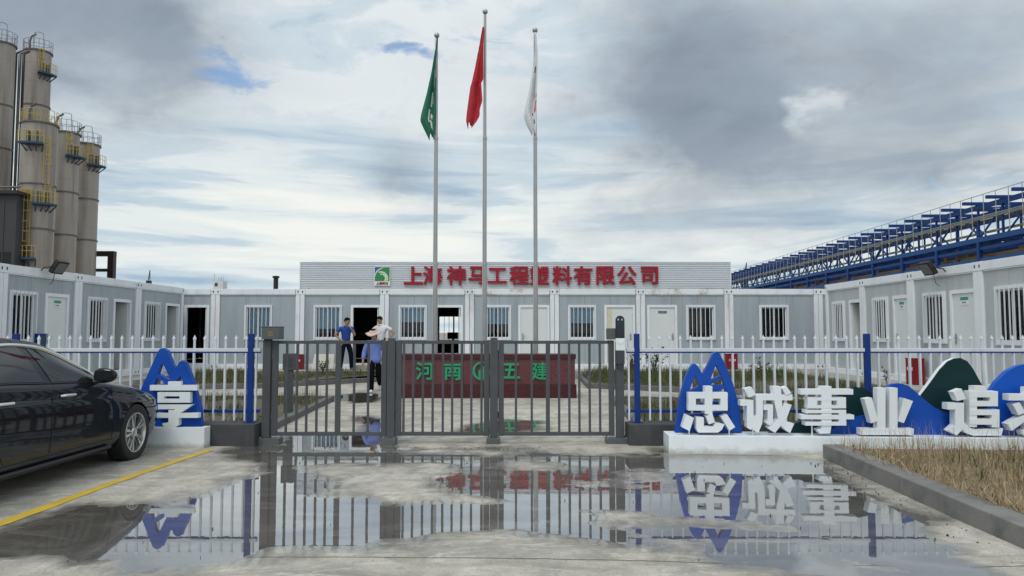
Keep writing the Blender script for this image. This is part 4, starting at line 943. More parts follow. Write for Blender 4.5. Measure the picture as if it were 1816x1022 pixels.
# ------------------------------------------------------------------ picket fences
YF = 10.36
def fence(x0, x1, posts, label, plab):
    posts = sorted(posts); root = empty("picket_fence", (x0, YF, .0), 0, label, "fence", "blue and white picket fences beside the gate"); w = x1 - x0
    zp = .30; pt = atY(445, 592, YF).z; rz = atY(445, 621, YF).z; lz = atY(445, 729, YF).z; tip = atY(445, 594, YF).z
    xs = [0] + [p - x0 for p in posts] + [w]
    for a, b in zip(xs[:-1], xs[1:]):
        if b - a < .1: continue
        MB().box((a + .03, -.022, rz - .024), (b - .03, .022, rz + .024)).build("upper_rail", m_fwhite, root, bevel=.006)
        MB().box((a + .03, -.018, rz - .042), (b - .03, .018, rz - .0245)).build("rail_underside_shade", m_fblue, root)  # dark strip that paints the shade under the white upper rail
        MB().box((a + .03, -.02, lz - .022), (b - .03, .02, lz + .022)).build("lower_rail", m_fblue, root, bevel=.004)
    for p in posts:
        x = p - x0; MB().box((x - .037, -.037, zp), (x + .037, .037, pt)).build("post", m_fblue, root, bevel=.006); MB().box((x - .07, -.07, zp + .001), (x + .07, .07, zp + .012)).build("post_foot", m_fblue, root)
    pm = shared("picket", lambda: MB().box((-.012, -.035 + .01, zp + .03), (.012, -.0225 + .035, rz - .0425)).box((-.012, -.012, rz + .0245), (.012, .012, tip - .075)).add(
        [(-.012, -.012, tip - .075), (.012, -.012, tip - .075), (.012, .012, tip - .075), (-.012, .012, tip - .075), (-.020, -.015, tip - .055), (.020, -.015, tip - .055), (.020, .015, tip - .055), (-.020, .015, tip - .055), (0, 0, tip)],
        [(0, 1, 5, 4), (1, 2, 6, 5), (2, 3, 7, 6), (3, 0, 4, 7), (4, 5, 8), (5, 6, 8), (6, 7, 8), (7, 4, 8)]).mesh("picket", m_fwhite))
    n = int(w / .1455)
    for k in range(n):
        x = .06 + k * .1455
        if all(abs(x + x0 - p) > .045 for p in posts): link("picket", pm, root, (x, 0, 0))
    return root
fence(gx(-420), gx(466), [gx(445), gx(445) - 3.3, gx(445) - 6.6], "white picket fence with blue posts left of the gate, behind the car", "")
fence(gx(1107), gx(2130), [gx(1129.5), gx(1538), gx(1538) + 3.25, gx(1538) + 6.0], "white picket fence with blue posts right of the gate, behind the letters", "")
pl = MB().box((gx(-420), 10.14, -.03), (gx(463), 10.52, .30)); tag(pl.build("fence_plinth", m_plinth, bevel=.012), "dark concrete plinth under the left picket fence", "plinth")
pl = MB().box((gx(1110), 10.14, -.03), (gx(2130), 10.52, .30)); tag(pl.build("fence_plinth", m_plinth, bevel=.012), "dark concrete plinth under the right picket fence", "plinth")
# ------------------------------------------------------------------ big letter signs
def zoomed(pts, ox, oy, sc): return [(ox + x / sc, oy + y / sc) for x, y in pts]
def rect(a, b, c, d): return [(a, b), (c, b), (c, d), (a, d)]
def trace(root, origin, rz, name, strokes, y_front, depth, m, bevel=.004):
    mb = MB()
    for k, s in enumerate(strokes):
        pl = [on_plane(px, py, origin, rz, y_front) for px, py in s]; mb.prism(pl, y_front - .0017 * k, y_front + depth + .0011 * k)
    return mb.build(name, m, root, bevel=0)
SR_O = (2.0, 9.52, 0.0); SR_A = R(-3.2)
def right_sign():
    root = empty("letter_sign", SR_O, SR_A, "white box base with large white characters, blue peaks and hills right of the gate", "letter sign")
    Z1 = .235; W = 7.6
    for k in range(3):
        a = k * W / 3; MB().box((a + .002, 0, .0), (a + W / 3 - .002, .46, Z1)).build("base_box", m_signbase, root, bevel=.006)
    z7 = lambda s: [zoomed(p, 1180, 610, 6.0125) for p in s]
    z5 = lambda s: [zoomed(p, 1100, 560, 2.536) for p in s]
    z8 = lambda s: [zoomed(p, 1500, 620, 5.747) for p in s]
    zhong = [rect(245, 520, 665, 583), rect(245, 655, 665, 712), rect(247, 522, 325, 710), rect(588, 522, 663, 710), [(420, 452), (500, 452), (500, 760), (420, 745)],
             [(428, 770), (500, 742), (527, 835), (463, 858)], [(218, 752), (303, 790), (258, 930), (178, 890)], [(328, 778), (408, 785), (410, 880), (510, 880), (535, 838), (630, 857), (600, 915), (560, 945), (350, 945), (328, 905)], [(590, 775), (655, 750), (742, 887), (680, 925)]]
    cheng = [[(838, 480), (922, 462), (962, 545), (892, 572)], [(800, 600), (938, 600), (940, 775), (975, 760), (992, 830), (912, 918), (870, 890), (870, 660), (800, 660)], rect(965, 540, 1355, 602),
             [(968, 545), (1040, 545), (1040, 760), (1030, 850), (992, 948), (928, 915), (968, 800)], [(1046, 648), (1147, 648), (1147, 845), (1112, 872), (1070, 840), (1090, 812), (1090, 705), (1046, 705)],
             [(1142, 455), (1230, 455), (1236, 560), (1250, 700), (1298, 830), (1372, 850), (1328, 950), (1275, 915), (1215, 850), (1165, 640)], [(1268, 625), (1345, 650), (1292, 790), (1168, 948), (1092, 897), (1205, 800)], [(1242, 475), (1290, 455), (1342, 525), (1282, 547)]]
    shi = [rect(812, 331, 1048, 355), [(905, 318), (950, 318), (950, 492), (944, 530), (898, 531), (884, 512), (905, 507)], rect(842, 368, 1015, 382), rect(842, 403, 1015, 417), rect(843, 369, 884, 416), rect(974, 369, 1014, 416),
           rect(832, 424, 1015, 438), rect(812, 446, 1050, 466), rect(832, 477, 1015, 494), rect(982, 425, 1014, 493)]
    ye = [rect(322, 392, 405, 815), rect(445, 392, 527, 815), [(188, 505), (265, 492), (330, 728), (258, 752)], [(592, 495), (683, 525), (590, 750), (532, 730)], rect(150, 806, 690, 870)]
    zhui = [[(1095, 435), (1180, 400), (1225, 505), (1140, 525)], [(1035, 545), (1205, 545), (1205, 740), (1250, 790), (1310, 815), (1605, 805), (1585, 878), (1300, 878), (1220, 850), (1190, 815), (1130, 875), (1050, 830), (1115, 770), (1115, 612), (1035, 612)],
            rect(1310, 372, 1425, 430), rect(1258, 425, 1335, 790), rect(1259, 426, 1545, 487), rect(1259, 525, 1545, 578), rect(1259, 612, 1560, 668), rect(1259, 705, 1560, 765), rect(1465, 427, 1544, 577), rect(1482, 613, 1559, 792)]
    qiu = [rect(1660, 455, 2120, 520), [(1845, 385), (1930, 385), (1930, 820), (1900, 872), (1810, 872), (1795, 830), (1845, 815)], [(1700, 560), (1770, 540), (1830, 640), (1760, 670)], [(1650, 760), (1810, 670), (1835, 725), (1690, 830)],
           [(1935, 640), (2050, 540), (2110, 585), (1990, 680)], [(1940, 650), (2010, 640), (2140, 790), (2080, 840)], [(2000, 400), (2040, 375), (2110, 430), (2070, 455)]]
    for lab, st in (("zhong", z7(zhong)), ("cheng", z7(cheng)), ("shi", z5(shi)), ("ye", z8(ye)), ("zhui", z8(zhui)), ("qiu", z8(qiu))):
        L_ = trace(root, SR_O, SR_A, "letter", st, .06, .13, m_signwhite)
    # thin rods that hold the characters off the base
    for px, py0 in ((1222, 762), (1293, 762), (1335, 762), (1440, 762), (1551, 764), (1765, 764), (1727, 764)):
        x, z = on_plane(px, py0, SR_O, SR_A, .12); MB().tube([(x, .12, Z1), (x, .12, Z1 + .22)], .010, 6).build("support_rod", m_signwhite, root)
    logo = [[(105, 945), (150, 600), (215, 360), (270, 250), (295, 220), (318, 212), (350, 240), (400, 330), (405, 420), (360, 430), (318, 330), (255, 500), (215, 640), (190, 945)],
            [(399, 331), (470, 200), (510, 110), (530, 88), (548, 84), (580, 105), (640, 220), (720, 420), (790, 660), (818, 945), (715, 945), (690, 760), (640, 480), (600, 330), (540, 225), (475, 395), (404, 421)],
            [(360, 429), (475, 394), (600, 330), (606, 362), (470, 442), (370, 475)], [(250, 512), (360, 446), (632, 436), (640, 470), (500, 535), (250, 560)], [(205, 650), (690, 600), (695, 650), (200, 705)], [(195, 760), (700, 715), (708, 765), (195, 820)], [(192, 870), (710, 820), (713, 945), (192, 945)]]
    trace(root, SR_O, SR_A, "mountain_logo", z7(logo), .28, .11, m_signblue)
    h1 = [(1350, 772), (1385, 760), (1420, 748), (1450, 733), (1480, 706), (1500, 690), (1516, 686), (1533, 689), (1548, 698), (1560, 715), (1575, 772)]
    trace(root, SR_O, SR_A, "hill", [h1], .345, .05, m_signgreen)
    bl1 = zoomed([(-300, 905), (-150, 820), (-60, 760), (110, 690), (290, 655), (350, 470), (410, 392), (480, 352), (560, 346), (640, 370), (700, 420), (800, 510), (900, 588), (1000, 637), (1110, 660), (1300, 690), (1500, 720), (1800, 760), (1800, 905)], 1500, 620, 5.747)
    trace(root, SR_O, SR_A, "hill", [bl1], .26, .08, m_signblue)
    g2_ = zoomed([(700, 560), (765, 470), (860, 345), (960, 205), (1040, 122), (1110, 90), (1170, 86), (1240, 120), (1300, 200), (1390, 365), (1470, 520), (1560, 700), (1560, 905), (700, 905)], 1500, 620, 5.747)
    hg = trace(root, SR_O, SR_A, "hill", [g2_], .345, .02, m_signgreen); trace(root, SR_O, SR_A, "hill_backing", [g2_], .367, .10, m_signwhite)
    b2 = zoomed([(1440, 905), (1440, 500), (1480, 420), (1530, 340), (1650, 220), (1760, 165), (1900, 140), (2050, 170), (2200, 260), (2400, 480), (2600, 640), (2700, 905)], 1500, 620, 5.747)
    trace(root, SR_O, SR_A, "hill", [b2], .30, .09, mat("sign_blue_bright", (.004, .085, .47), .45, var=.05, scale=3, spec=.25))
right_sign()
SL_O = (-8.6, 9.93, 0.0)
def left_sign():
    root = empty("letter_sign", SL_O, 0, "white box base with white character and blue peaks in front of the black car", "letter sign")
    Z1 = .285; W = 4.5
    for k in range(2):
        a = k * W / 2; MB().box((a + .002, 0, 0), (a + W / 2 - .002, .20, Z1)).build("base_box", m_signbase, root, bevel=.006)
    z3 = lambda s: [zoomed(p, 0, 560, 3.406) for p in s]
    xiang = [rect(1015, 398, 1092, 428), rect(905, 420, 1190, 452), rect(952, 462, 1150, 487), rect(952, 502, 1150, 526), rect(953, 463, 992, 525), rect(1086, 463, 1149, 525),
             [(955, 537), (1165, 537), (1085, 592), (1022, 592), (1060, 565), (955, 565)], rect(950, 588, 1200, 617), [(1020, 570), (1082, 570), (1082, 660), (1055, 677), (990, 675), (982, 650), (1020, 645)]]
    trace(root, SL_O, 0, "letter", z3(xiang), .015, .065, m_signwhite)
    lo = [[(840, 470), (880, 380), (925, 280), (950, 225), (965, 200), (985, 196), (1010, 210), (1040, 290), (1062, 318), (1062, 400), (1040, 410), (985, 290), (970, 300), (930, 420), (900, 560), (880, 680), (815, 680)],
          [(1061, 319), (1080, 285), (1100, 270), (1120, 280), (1150, 350), (1175, 420), (1210, 560), (1218, 682), (1085, 682), (1120, 600), (1110, 430), (1092, 360), (1061, 401)],
          [(945, 345), (1035, 395), (1040, 410), (1030, 425), (940, 372)], [(930, 420), (1060, 400), (1140, 430), (1170, 520), (1150, 600), (1080, 682), (885, 682), (905, 560)]]
    trace(root, SL_O, 0, "mountain_logo", z3(lo), .10, .08, m_signblue)
left_sign()
# ------------------------------------------------------------------ silos
def rail_arc(mb, r, z, h, a0, a1, n, c=(0, 0), rad=.03):
    for hz in (h, h * .55):
        mb.tube([(c[0] + r * math.cos(a), c[1] + r * math.sin(a), z + hz) for a in np.linspace(a0, a1, max(3, n * 2))], rad, 5)
    for a in np.linspace(a0, a1, n): mb.tube([(c[0] + r * math.cos(a), c[1] + r * math.sin(a), z), (c[0] + r * math.cos(a), c[1] + r * math.sin(a), z + h)], rad, 5)
def platform(root, r, z, a0, a1):
    """bracketed maintenance platform hung on the shell"""
    p = MB(); n = 8; A = np.linspace(a0, a1, n); vs = []
    for a in A:
        for rr, zz in ((r + .02, z), (r + .95, z), (r + .95, z + .22), (r + .02, z + .22)): vs.append((rr * math.cos(a), rr * math.sin(a), zz))
    fs = [(0, 1, 2, 3), tuple(4 * (n - 1) + k for k in (3, 2, 1, 0))]
    for i in range(n - 1):
        for k in range(4): fs.append((4 * i + k, 4 * i + (k + 1) % 4, 4 * i + 4 + (k + 1) % 4, 4 * i + 4 + k))
    p.add(vs, fs); pf = p.build("platform", m_platblue, root)
    for a in A[1::2]: MB().bar((r * math.cos(a), r * math.sin(a), z - .65), ((r + .8) * math.cos(a), (r + .8) * math.sin(a), z), .10).build("bracket", m_platblue, pf)
    rl = MB(); rail_arc(rl, r + .9, z + .22, 1.25, a0, a1, 8); rl.build("railing", m_yellow, pf)
    eq = MB()
    for a in A[2::3]: eq.box(((r + .2) * math.cos(a) - .12, (r + .2) * math.sin(a) - .12, z + .23), ((r + .2) * math.cos(a) + .12, (r + .2) * math.sin(a) + .12, z + 1.5))
    eq.build("instrument", m_silo_band, pf)
def ladder(root, r, a, z0, z1, m):
    lad = MB(); ca, sa = math.cos(a), math.sin(a); t = Vector((-sa, ca, 0)); c = Vector((ca, sa, 0)) * (r + .22)
    for s in (-.28, .28): lad.tube([c + t * s + Vector((0, 0, z0)), c + t * s + Vector((0, 0, z1))], .035, 5)
    z = z0
    while z < z1: lad.tube([c - t * .28 + Vector((0, 0, z)), c + t * .28 + Vector((0, 0, z))], .02, 4); z += .45
    z = z0 + 2
    while z < z1:
        lad.tube([c + t * .38 * math.cos(q) + Vector((ca, sa, 0)) * .75 * math.sin(q) + Vector((0, 0, z)) for q in np.linspace(0, math.pi, 7)], .025, 4); z += 1.1
    for q in (.8, 1.57, 2.3): lad.tube([c + t * .38 * math.cos(q) + Vector((ca, sa, 0)) * .75 * math.sin(q) + Vector((0, 0, zz)) for zz in (z0 + 2, z1)], .02, 4)
    lad.build("ladder", m, root)
def silo(X, Y, r, top, label, bands, plats=(), lads=(), railm=m_greyrail, hoop=True):
    root = empty("silo", (X, Y, 0), 0, label, "silo", "tall metal silos on the left")
    MB().lathe([(r, 0), (r, top - .02), (0, top + .5)], 48).build("shell", m_silo, root, smooth=True, angle=30)
    for z in bands: MB().lathe([(r, z - .10), (r + .10, z - .08), (r + .10, z + .08), (r, z + .10)], 48).build("band", m_silo_band, root, smooth=True, angle=30)
    for z in np.arange(3.0, top - 1, 2.4): MB().lathe([(r + .002, z - .025), (r + .012, z - .02), (r + .012, z + .02), (r + .002, z + .025)], 48).build("weld_seam", m_silo, root, smooth=True, angle=30)
    MB().lathe([(r, top - .12), (r + .16, top - .12), (r + .16, top + .05), (r - .1, top + .08)], 48).build("roof_rim", m_silo_band, root, smooth=True, angle=30)
    rl = MB(); rail_arc(rl, r + .10, top + .05, 1.35, 0, 2 * math.pi * .97, 17); rl.build("roof_railing", railm, root)
    if hoop:
        hp = MB(); a = R(-55); c = Vector((math.cos(a), math.sin(a), 0)) * (r + .05); t = Vector((-math.sin(a), math.cos(a), 0))
        for s in (-.5, .5): hp.tube([c + t * s + Vector((0, 0, top)), c + t * s + Vector((0, 0, top + 2.0))], .035, 5)
        hp.tube([c + t * .5 * math.cos(q) + Vector((math.cos(a), math.sin(a), 0)) * .7 * math.sin(q) + Vector((0, 0, top + 2.0)) for q in np.linspace(0, math.pi, 8)], .035, 5); hp.build("ladder_hoop", railm, root)
    vt = MB(); vt.tube([(-.6, -r * .5, top + .2), (-.6, -r * .5, top + 1.3), (-.4, -r * .5, top + 1.9), (.2, -r * .5, top + 2.2)], .12, 8); vt.build("vent_pipe", m_silo_band, root, smooth=True)
    for z, a0, a1 in plats: platform(root, r, z, R(a0), R(a1))
    for a, z0, z1 in lads: ladder(root, r, R(a), z0, z1, m_yellow)
    return root
def sz(px, py, Y): return atY(px, py, Y).z
def place(px0, px1, D):
    q0, q1 = ray(px0, 340), ray(px1, 340); a0, a1 = math.atan2(q0[0], q0[1]), math.atan2(q1[0], q1[1]); m_ = (a0 + a1) / 2; h_ = (a1 - a0) / 2; return D * math.sin(m_), D * math.cos(m_), D * math.sin(h_)
x, y, r = place(32, 99, 96); Z = lambda py: sz(60, py, y); silo(x, y, r, Z(222), "nearest short silo with yellow ladders and blue platforms", [Z(330), Z(408)], [(Z(264), -105, -48), (Z(368), -68, -12), (Z(464), -118, -55)], [(-35, Z(330), Z(246)), (-28, Z(366), Z(330)), (-95, Z(465), Z(340)), (-82, Z(465), Z(340))], m_yellow, False)
x, y, r = place(84, 139, 103); Z = lambda py: sz(105, py, y); silo(x, y, r, Z(238), "middle short silo with one blue platform near its top", [Z(343), Z(418)], [(Z(283), -55, 5)], [(-45, Z(283), Z(240))])
x, y, r = place(124, 175, 109); Z = lambda py: sz(143, py, y); silo(x, y, r, Z(258), "right-hand short silo, outermost of the row", [Z(355), Z(427)], [(Z(298), -55, 8)], [(-45, Z(298), Z(258))])
x, y, r = place(32, 83, 114); Z = lambda py: sz(57, py, y); silo(x, y, r, Z(94), "tall silo with one platform rising behind the short silos", [Z(190), Z(300)], [(Z(137), -55, 5)], [(-45, Z(137), Z(95))])
x, y, r = place(-36, 18, 107); Z = lambda py: sz(0, py, y); silo(x, y, r, Z(80), "tallest silo cut off by the left frame edge", [Z(189), Z(265)], [])
# gap pipes between the tall silos
pp = empty("downpipe_stack", (atY(25, 300, 90).x, 90, 0), 0, "dark vertical pipes in the gap between the tall silos", "pipes")
for k, dx in enumerate((-.35, .1, .5)): MB().tube([(dx, .1 * k, 0), (dx, .1 * k, sz(25, 95, 90)), (dx + .4, .6, sz(25, 88, 90))], .17, 10).build("pipe", m_darksteel if k != 1 else m_silo_band, pp, smooth=True)
# dark hall under the tall silos
x1 = atY(28, 400, 77).x; hz = sz(10, 345, 77)
hall = empty("dark_hall", (x1 - 8, 77, 0), 0, "black clad hall in front of the tall silos at left", "building")
MB().box((-12, 0, 0), (8, 1.6, hz)).build("wall", m_darkhall, hall)
for k in range(14): MB().box((-11.8 + k * 1.42, -.05, .3), (-11.7 + k * 1.42, -.001, hz - .8)).build("cladding_rib", m_darkhall, hall)
MB().box((-12.2, -.5, hz), (8.3, 2.0, hz + .35)).build("roof_edge", m_darksteel, hall); MB().tube([(-12, -.35, hz + .7), (8.5, -.35, hz + .7)], .12, 8).build("pipe", m_silo_band, hall)
MB().box((5.0, -.03, .2), (7.6, -.002, sz(10, 447, 77))).build("doorway", m_dark_hole, hall)
# dark portal frame beside the silos
Yp = 97; a, b = atY(172, 446, Yp), atY(204, 449, Yp); ft_ = empty("steel_portal", (a.x, Yp, 0), 0, "dark brown steel portal frame right of the silos", "steel frame")
MB().box((b.x - a.x - .75, -.4, 0), (b.x - a.x, .4, a.z - .65)).build("column", m_darksteel, ft_); MB().box((-.6, -.4, a.z - .65), (b.x - a.x + .02, .4, a.z)).build("beam", m_darksteel, ft_)
MB().box((-.6, -.3, sz(190, 482, Yp)), (b.x - a.x - .76, .3, sz(190, 477, Yp))).build("beam", m_darksteel, ft_)
# ------------------------------------------------------------------ blue pipe rack
def pipe_rack():
    ang = R(-1.62); o = Vector((40, 0, 0)); root = empty("pipe_rack", o, ang, "long blue steel pipe rack running into the distance behind the right row", "pipe rack")
    top, mid, low, bot = 12.95, 11.65, 10.05, 8.15; y0, y1 = 52.0, 176.0; Wd = 6.0; step = 3.43
    frames = np.arange(y0, y1, step)
    # longitudinal members
    for x in (0.0, Wd):
        for z, h, m in ((top, .42, m_rack), (mid + .15, .22, m_grating), (low, .45, m_rack2), (bot, .55, m_rack2)):
            MB().box((x - .12, y0, z - h), (x + .12, y1, z)).build("girder", m, root)
    for x, z, h in ((2.0, low - .05, .3), (4.0, low - .05, .3), (2.0, bot - .05, .35), (4.0, bot - .05, .35), (3.0, top - .05, .3), (0.0, 9.15, .28), (Wd, 9.15, .28), (3.0, 9.15, .25)): MB().box((x - .1, y0, z - h), (x + .1, y1, z)).build("girder", m_rack, root)
    MB().box((.3, y0, mid - .12), (1.3, y1, mid - .05)).build("walkway", m_grating, root)
    for i, y in enumerate(frames):
        link("crossbeam", shared("rb1", lambda: MB().box((-1.35, -.12, top + .002), (Wd + .3, .12, top + .28)).mesh("crossbeam", m_rack)), root, (0, y, 0))
        for z in (low, bot): link("crossbeam", shared(("rb2", z), lambda: MB().box((.13, -.11, z - .36), (Wd - .13, .11, z - .03)).mesh("crossbeam", m_rack)), root, (0, y, 0))
        for x in (0.0, Wd): link("hanger", shared("rb3", lambda: MB().box((-.08, -.08, low), (.08, .08, top - .42)).mesh("hanger", m_rack)), root, (x, y, 0))
        if i % 2 == 0 and i < 24:
            for x in (0, Wd): link("column", shared("rb4", lambda: MB().box((-.18, -.18, 0), (.18, .18, low - .45)).mesh("column", m_rack)), root, (x, y, 0))
        if i < len(frames) - 1:
            s = 1 if i % 2 == 0 else -1; za, zb = (low + .05, top - .45) if s > 0 else (top - .45, low + .05)
            for x in (0.14, Wd - .14): link("brace", shared(("rb5", s), lambda: MB().bar((0, 0, za), (0, step, zb), .13).mesh("brace", m_rack2)), root, (x, y, 0))
            for z in (top, low): link("plan_brace", shared(("rb6", z, s), lambda: MB().bar((.2, .2 if s > 0 else step - .2, z - .3), (Wd - .2, step - .2 if s > 0 else .2, z - .3), .12).mesh("plan_brace", m_rack)), root, (0, y, 0))
    # handrail on the outer side, standing on stanchions from the walkway
    rail_z = 13.65; post = MB().tube([(0, 0, low), (0, 0, rail_z)], .035, 5).mesh("stanchion", m_galv)
    for y in np.arange(y0, y1, step / 2): link("stanchion", post, root, (-.55, y, 0))
    for z in (rail_z, mid + .1): MB().tube([(-.55, y0, z), (-.55, y1, z)], .035, 5).build("handrail", m_galv, root)
    for k, (x, z, r, m) in enumerate(((1.0, bot + .25, .22, m_pipe), (1.7, bot + .2, .16, m_pipe2), (2.5, bot + .28, .25, m_pipe), (3.4, bot + .2, .17, m_galv), (4.2, bot + .25, .2, m_pipe), (2.0, low + .2, .15, m_rack2), (3.0, low + .22, .18, m_pipe2))):
        b = MB(); n = 0; ya = y0 + (k * 3.1) % 7; b.tube([(x, ya, z), (x, y1 - k * 6, z)], r, 8); b.build("pipe", m, root, smooth=True)
    for k, y in enumerate((64, 66, 69, 96, 99)):
        MB().tube([(.4, y, bot + .9), (.5, y + 6, bot + .9), (.55, y + 6.3, bot + .3), (2.4, y + 6.3, bot + .25)], .17, 8).build("branch_pipe", m_pipe if k % 2 else m_pipe2, root, smooth=True)
    for y in np.arange(60, 150, 9): MB().box((.9, y, bot + .02), (2.0, y + 1.8, bot + .75)).build("valve_skid", m_pipe2, root)
    for y in np.arange(y0 + 1, 110, 2.2): link("lower_rail_post", shared("rb7", lambda: MB().tube([(0, 0, bot), (0, 0, bot + 1.1)], .03, 5).mesh("lower_rail_post", m_galv)), root, (Wd + .4, y, 0))
pipe_rack()
# ------------------------------------------------------------------ rooftop and far bits
p = atY(489, 513, 27.2); ch = empty("flue_pipe", (p.x, 27.2, PAD + H_C), 0, "dark flue pipe with a cap on the back-row roof", "flue")
zt = atY(489, 489, 27.2).z - (PAD + H_C); MB().lathe([(.085, -.02), (.085, zt - .08)], 16).build("pipe", m_darksteel, ch, smooth=True); MB().lathe([(0, zt), (.125, zt - .02), (.125, zt - .09), (.0, zt - .09)], 16).build("cap", m_darksteel, ch, smooth=True, angle=20)
Yd = 160; a, b = atY(378, 512, Yd), atY(398, 498, Yd); ro = empty("distant_cabin", (a.x, Yd, 0), 0, "small white cabin with antennas far beyond the back row", "building")
MB().box((0, 0, 0), (b.x - a.x - .35, 2.5, b.z)).build("tower", mat("far_white", (.62, .64, .66), .6), ro); MB().box((.35, -.05, b.z - 1.2), (.95, -.001, b.z - .5)).build("window", m_ink, ro)
for k, (dx, hh) in enumerate(((.05, 2.0), (.9, 1.0), (1.3, .8), (1.6, 1.3), (2.0, 1.2))): MB().tube([(dx, .4, b.z - .5), (dx, .4, b.z + hh * .75)], .05, 5).build("antenna", m_galv, ro)
def far_crane(px, py0, py1, Y, label):
    a, b = atY(px, py0, Y), atY(px + 2, py1, Y); c = empty("distant_crane", (a.x, Y, 0), 0, label, "crane"); q = b - a; z0 = 0
    MB().box((-.9, -.9, 0), (.9, .9, a.z)).build("tower", m_darksteel, c)
    j = MB(); e = Vector((q.x, 0, b.z))
    for s in (-.5, .5): j.tube([(s, 0, a.z - 1), tuple(e)], .16, 5)
    for t in np.linspace(.1, .9, 7): j.tube([(-.5 * (1 - t) + e.x * t, 0, a.z + (b.z - a.z) * t), (.5 * (1 - t) + e.x * t, 0, a.z + (b.z - a.z) * (t + .1))], .1, 4)
    j.build("boom", m_darksteel, c)
far_crane(264, 498, 479, 330, "tiny lattice crane boom on the skyline behind the left row")
far_crane(1322, 478, 466, 330, "tiny crane boom on the skyline right of the signboard")
def floodlight(px, py, X, rz, label, facing):
    p = atX(px, py, X); r = empty("floodlight", p, rz, label, "floodlight", "black floodlights on the container roofs")
    b = MB().box((-.22, -.05, -.17), (.22, .05, .17)).build("housing", m_black, r, bevel=.01); b.rotation_euler = (R(32), 0, 0)
    MB().box((-.18, -.056, -.13), (.18, -.051, .13)).build("lens", mat("flood_glass", (.16, .17, .17), .35, var=.2, scale=30), b)
    for k in range(6): MB().box((-.19 + k * .07, .051, -.13), (-.175 + k * .07, .075, .13)).build("cooling_fin", m_black, b)
    MB().tube([(-.24, 0, 0), (-.24, .22, -.03), (-.24, .30, -.12)], .014, 6).tube([(.24, 0, 0), (.24, .22, -.03), (.24, .30, -.12)], .014, 6).tube([(-.24, .30, -.12), (.24, .30, -.12)], .014, 6).build("bracket", m_black, r)
    MB().tube([(0, .05, -.05), (.02, .12, -.15), (.03, .16, -.35), (.05, .24, -.42)], .008, 5).build("cable", m_black, r)
floodlight(105, 474, XL + .28, R(90), "black floodlight on the left-row roof edge", 1)
floodlight(1645, 476, XR - .28, R(-90), "black floodlight on the right-row roof edge", -1)
# ------------------------------------------------------------------ small things by the containers
def firebox(loc, rz, w, h, label, tilt=0):
    r = empty("fire_extinguisher_box", loc, rz, label, "fire box", "red fire extinguisher boxes"); MB().box((-w / 2, -.12, 0), (w / 2, .12, h)).build("cabinet", m_redbox, r, bevel=.008)
    MB().box((-w / 2 + .02, -.128, .03), (w / 2 - .02, -.1205, h - .06)).build("door", m_redbox, r, bevel=.003); MB().box((-w / 2 - .01, -.13, h), (w / 2 + .01, .13, h + .02)).build("lid", m_redbox, r)
    link("lettering", text_mesh("灭火器", w * .22, .003, .001, m_plate_w, "lettering"), r, (0, -.130, h * .62)); MB().box((-.04, -.14, h - .12), (.04, -.1285, h - .10)).build("handle", m_handle, r)
q = atY(528, 653, 25.6); firebox((q.x, 25.6, PAD), 0, .38, .50, "red fire box at the back row behind the left gate leaf")
q = atY(1297, 655, 25.6); firebox((q.x, 25.6, PAD), 0, .38, .52, "red fire box at the back row behind the tall blue peak")
q = atX(1624, 690, XR - .2); firebox((XR - .2, q.y, PAD), R(-90), .42, .62, "red fire box against the right row beside the dark green hill")
q = atY(574, 653, 25.55); bo = MB().prism([(-.40, 0), (.34, 0), (.34, .52), (-.34, .52)], -.01, .01); bo = bo.build("leaning_board", mat("board_cream", (.60, .58, .52), .7), None, (q.x, 25.50, PAD + .02)); bo.rotation_euler = (R(-14), 0, 0); tag(bo, "cream board leaning on the wall beside the man in blue polo", "board")
q = atY(690, 640, 25.6); bo = MB().box((-.21, 0, 0), (.21, .012, .5)).build("box_blue", mat("box_blue", (.02, .09, .35), .5), None); bpy.data.objects.remove(bo)
q = atX(69, 600, XL + .02); bo = MB().box((-.16, -.09, 0), (.16, 0, .34)); r_ = empty("wall_box", (XL + .01, q.y, atX(69, 606, XL).z - .15), R(90), "small blue box on the left-row wall beside the first door", "wall box"); bo.build("box_body", m_fblue, r_, bevel=.008); MB().box((-.12, -.096, .05), (.12, -.0905, .29)).build("front_plate", m_platblue, r_)
st = atY(648, 650, 25.5); s = MB().box((-.5, 0, 0), (.5, .36, .14)); tag(s.build("door_step", m_slab, None, (st.x, 25.46, PAD + .001), bevel=.01), "pale concrete step under the open doorway by the two men", "step")
leafy("potted_shrub", (atY(1121, 655, 24.2).x, 24.2, bedz(24.2)), .85, .32, 170, "potted shrub on the bank behind the face terminal", "potted plant", GRN, True, .08)
leafy("weed_bush", (atY(1160, 655, 23.6).x, 23.6, bedz(23.6)), .85, .55, 190, "tall loose green weeds below the navy-plated door", "plant", GRN + OLV, False, .09)
leafy("weed_bush", (atY(1350, 660, 22.6).x, 22.6, bedz(22.6)), .6, .55, 150, "green weeds between the blue peak and the right row", "plant", GRN + OLV, False, .08)
leafy("weed_bush", (atY(445, 660, 23.6).x, 23.6, bedz(23.6)), .95, .22, 90, "thin green weed beside the blue fence post", "plant", GRN, False, .10)
leafy("weed_bush", (atY(572, 668, 23.8).x, 23.8, bedz(23.8)), .55, .3, 110, "green weeds in front of the leaning cream board", "plant", GRN, False, .09)
leafy("weed_bush", (atY(700, 665, 23.2).x - .6, 23.9, bedz(23.9)), .45, .3, 90, "low weeds beside the hatted walker", "plant", GRN + OLV, False, .08)
leafy("weed_bush", (9.4, atX(1572, 690, 9.4).y, PAD), .45, .12, 50, "small weed at the foot of the right row", "plant", GRN, False, .07)
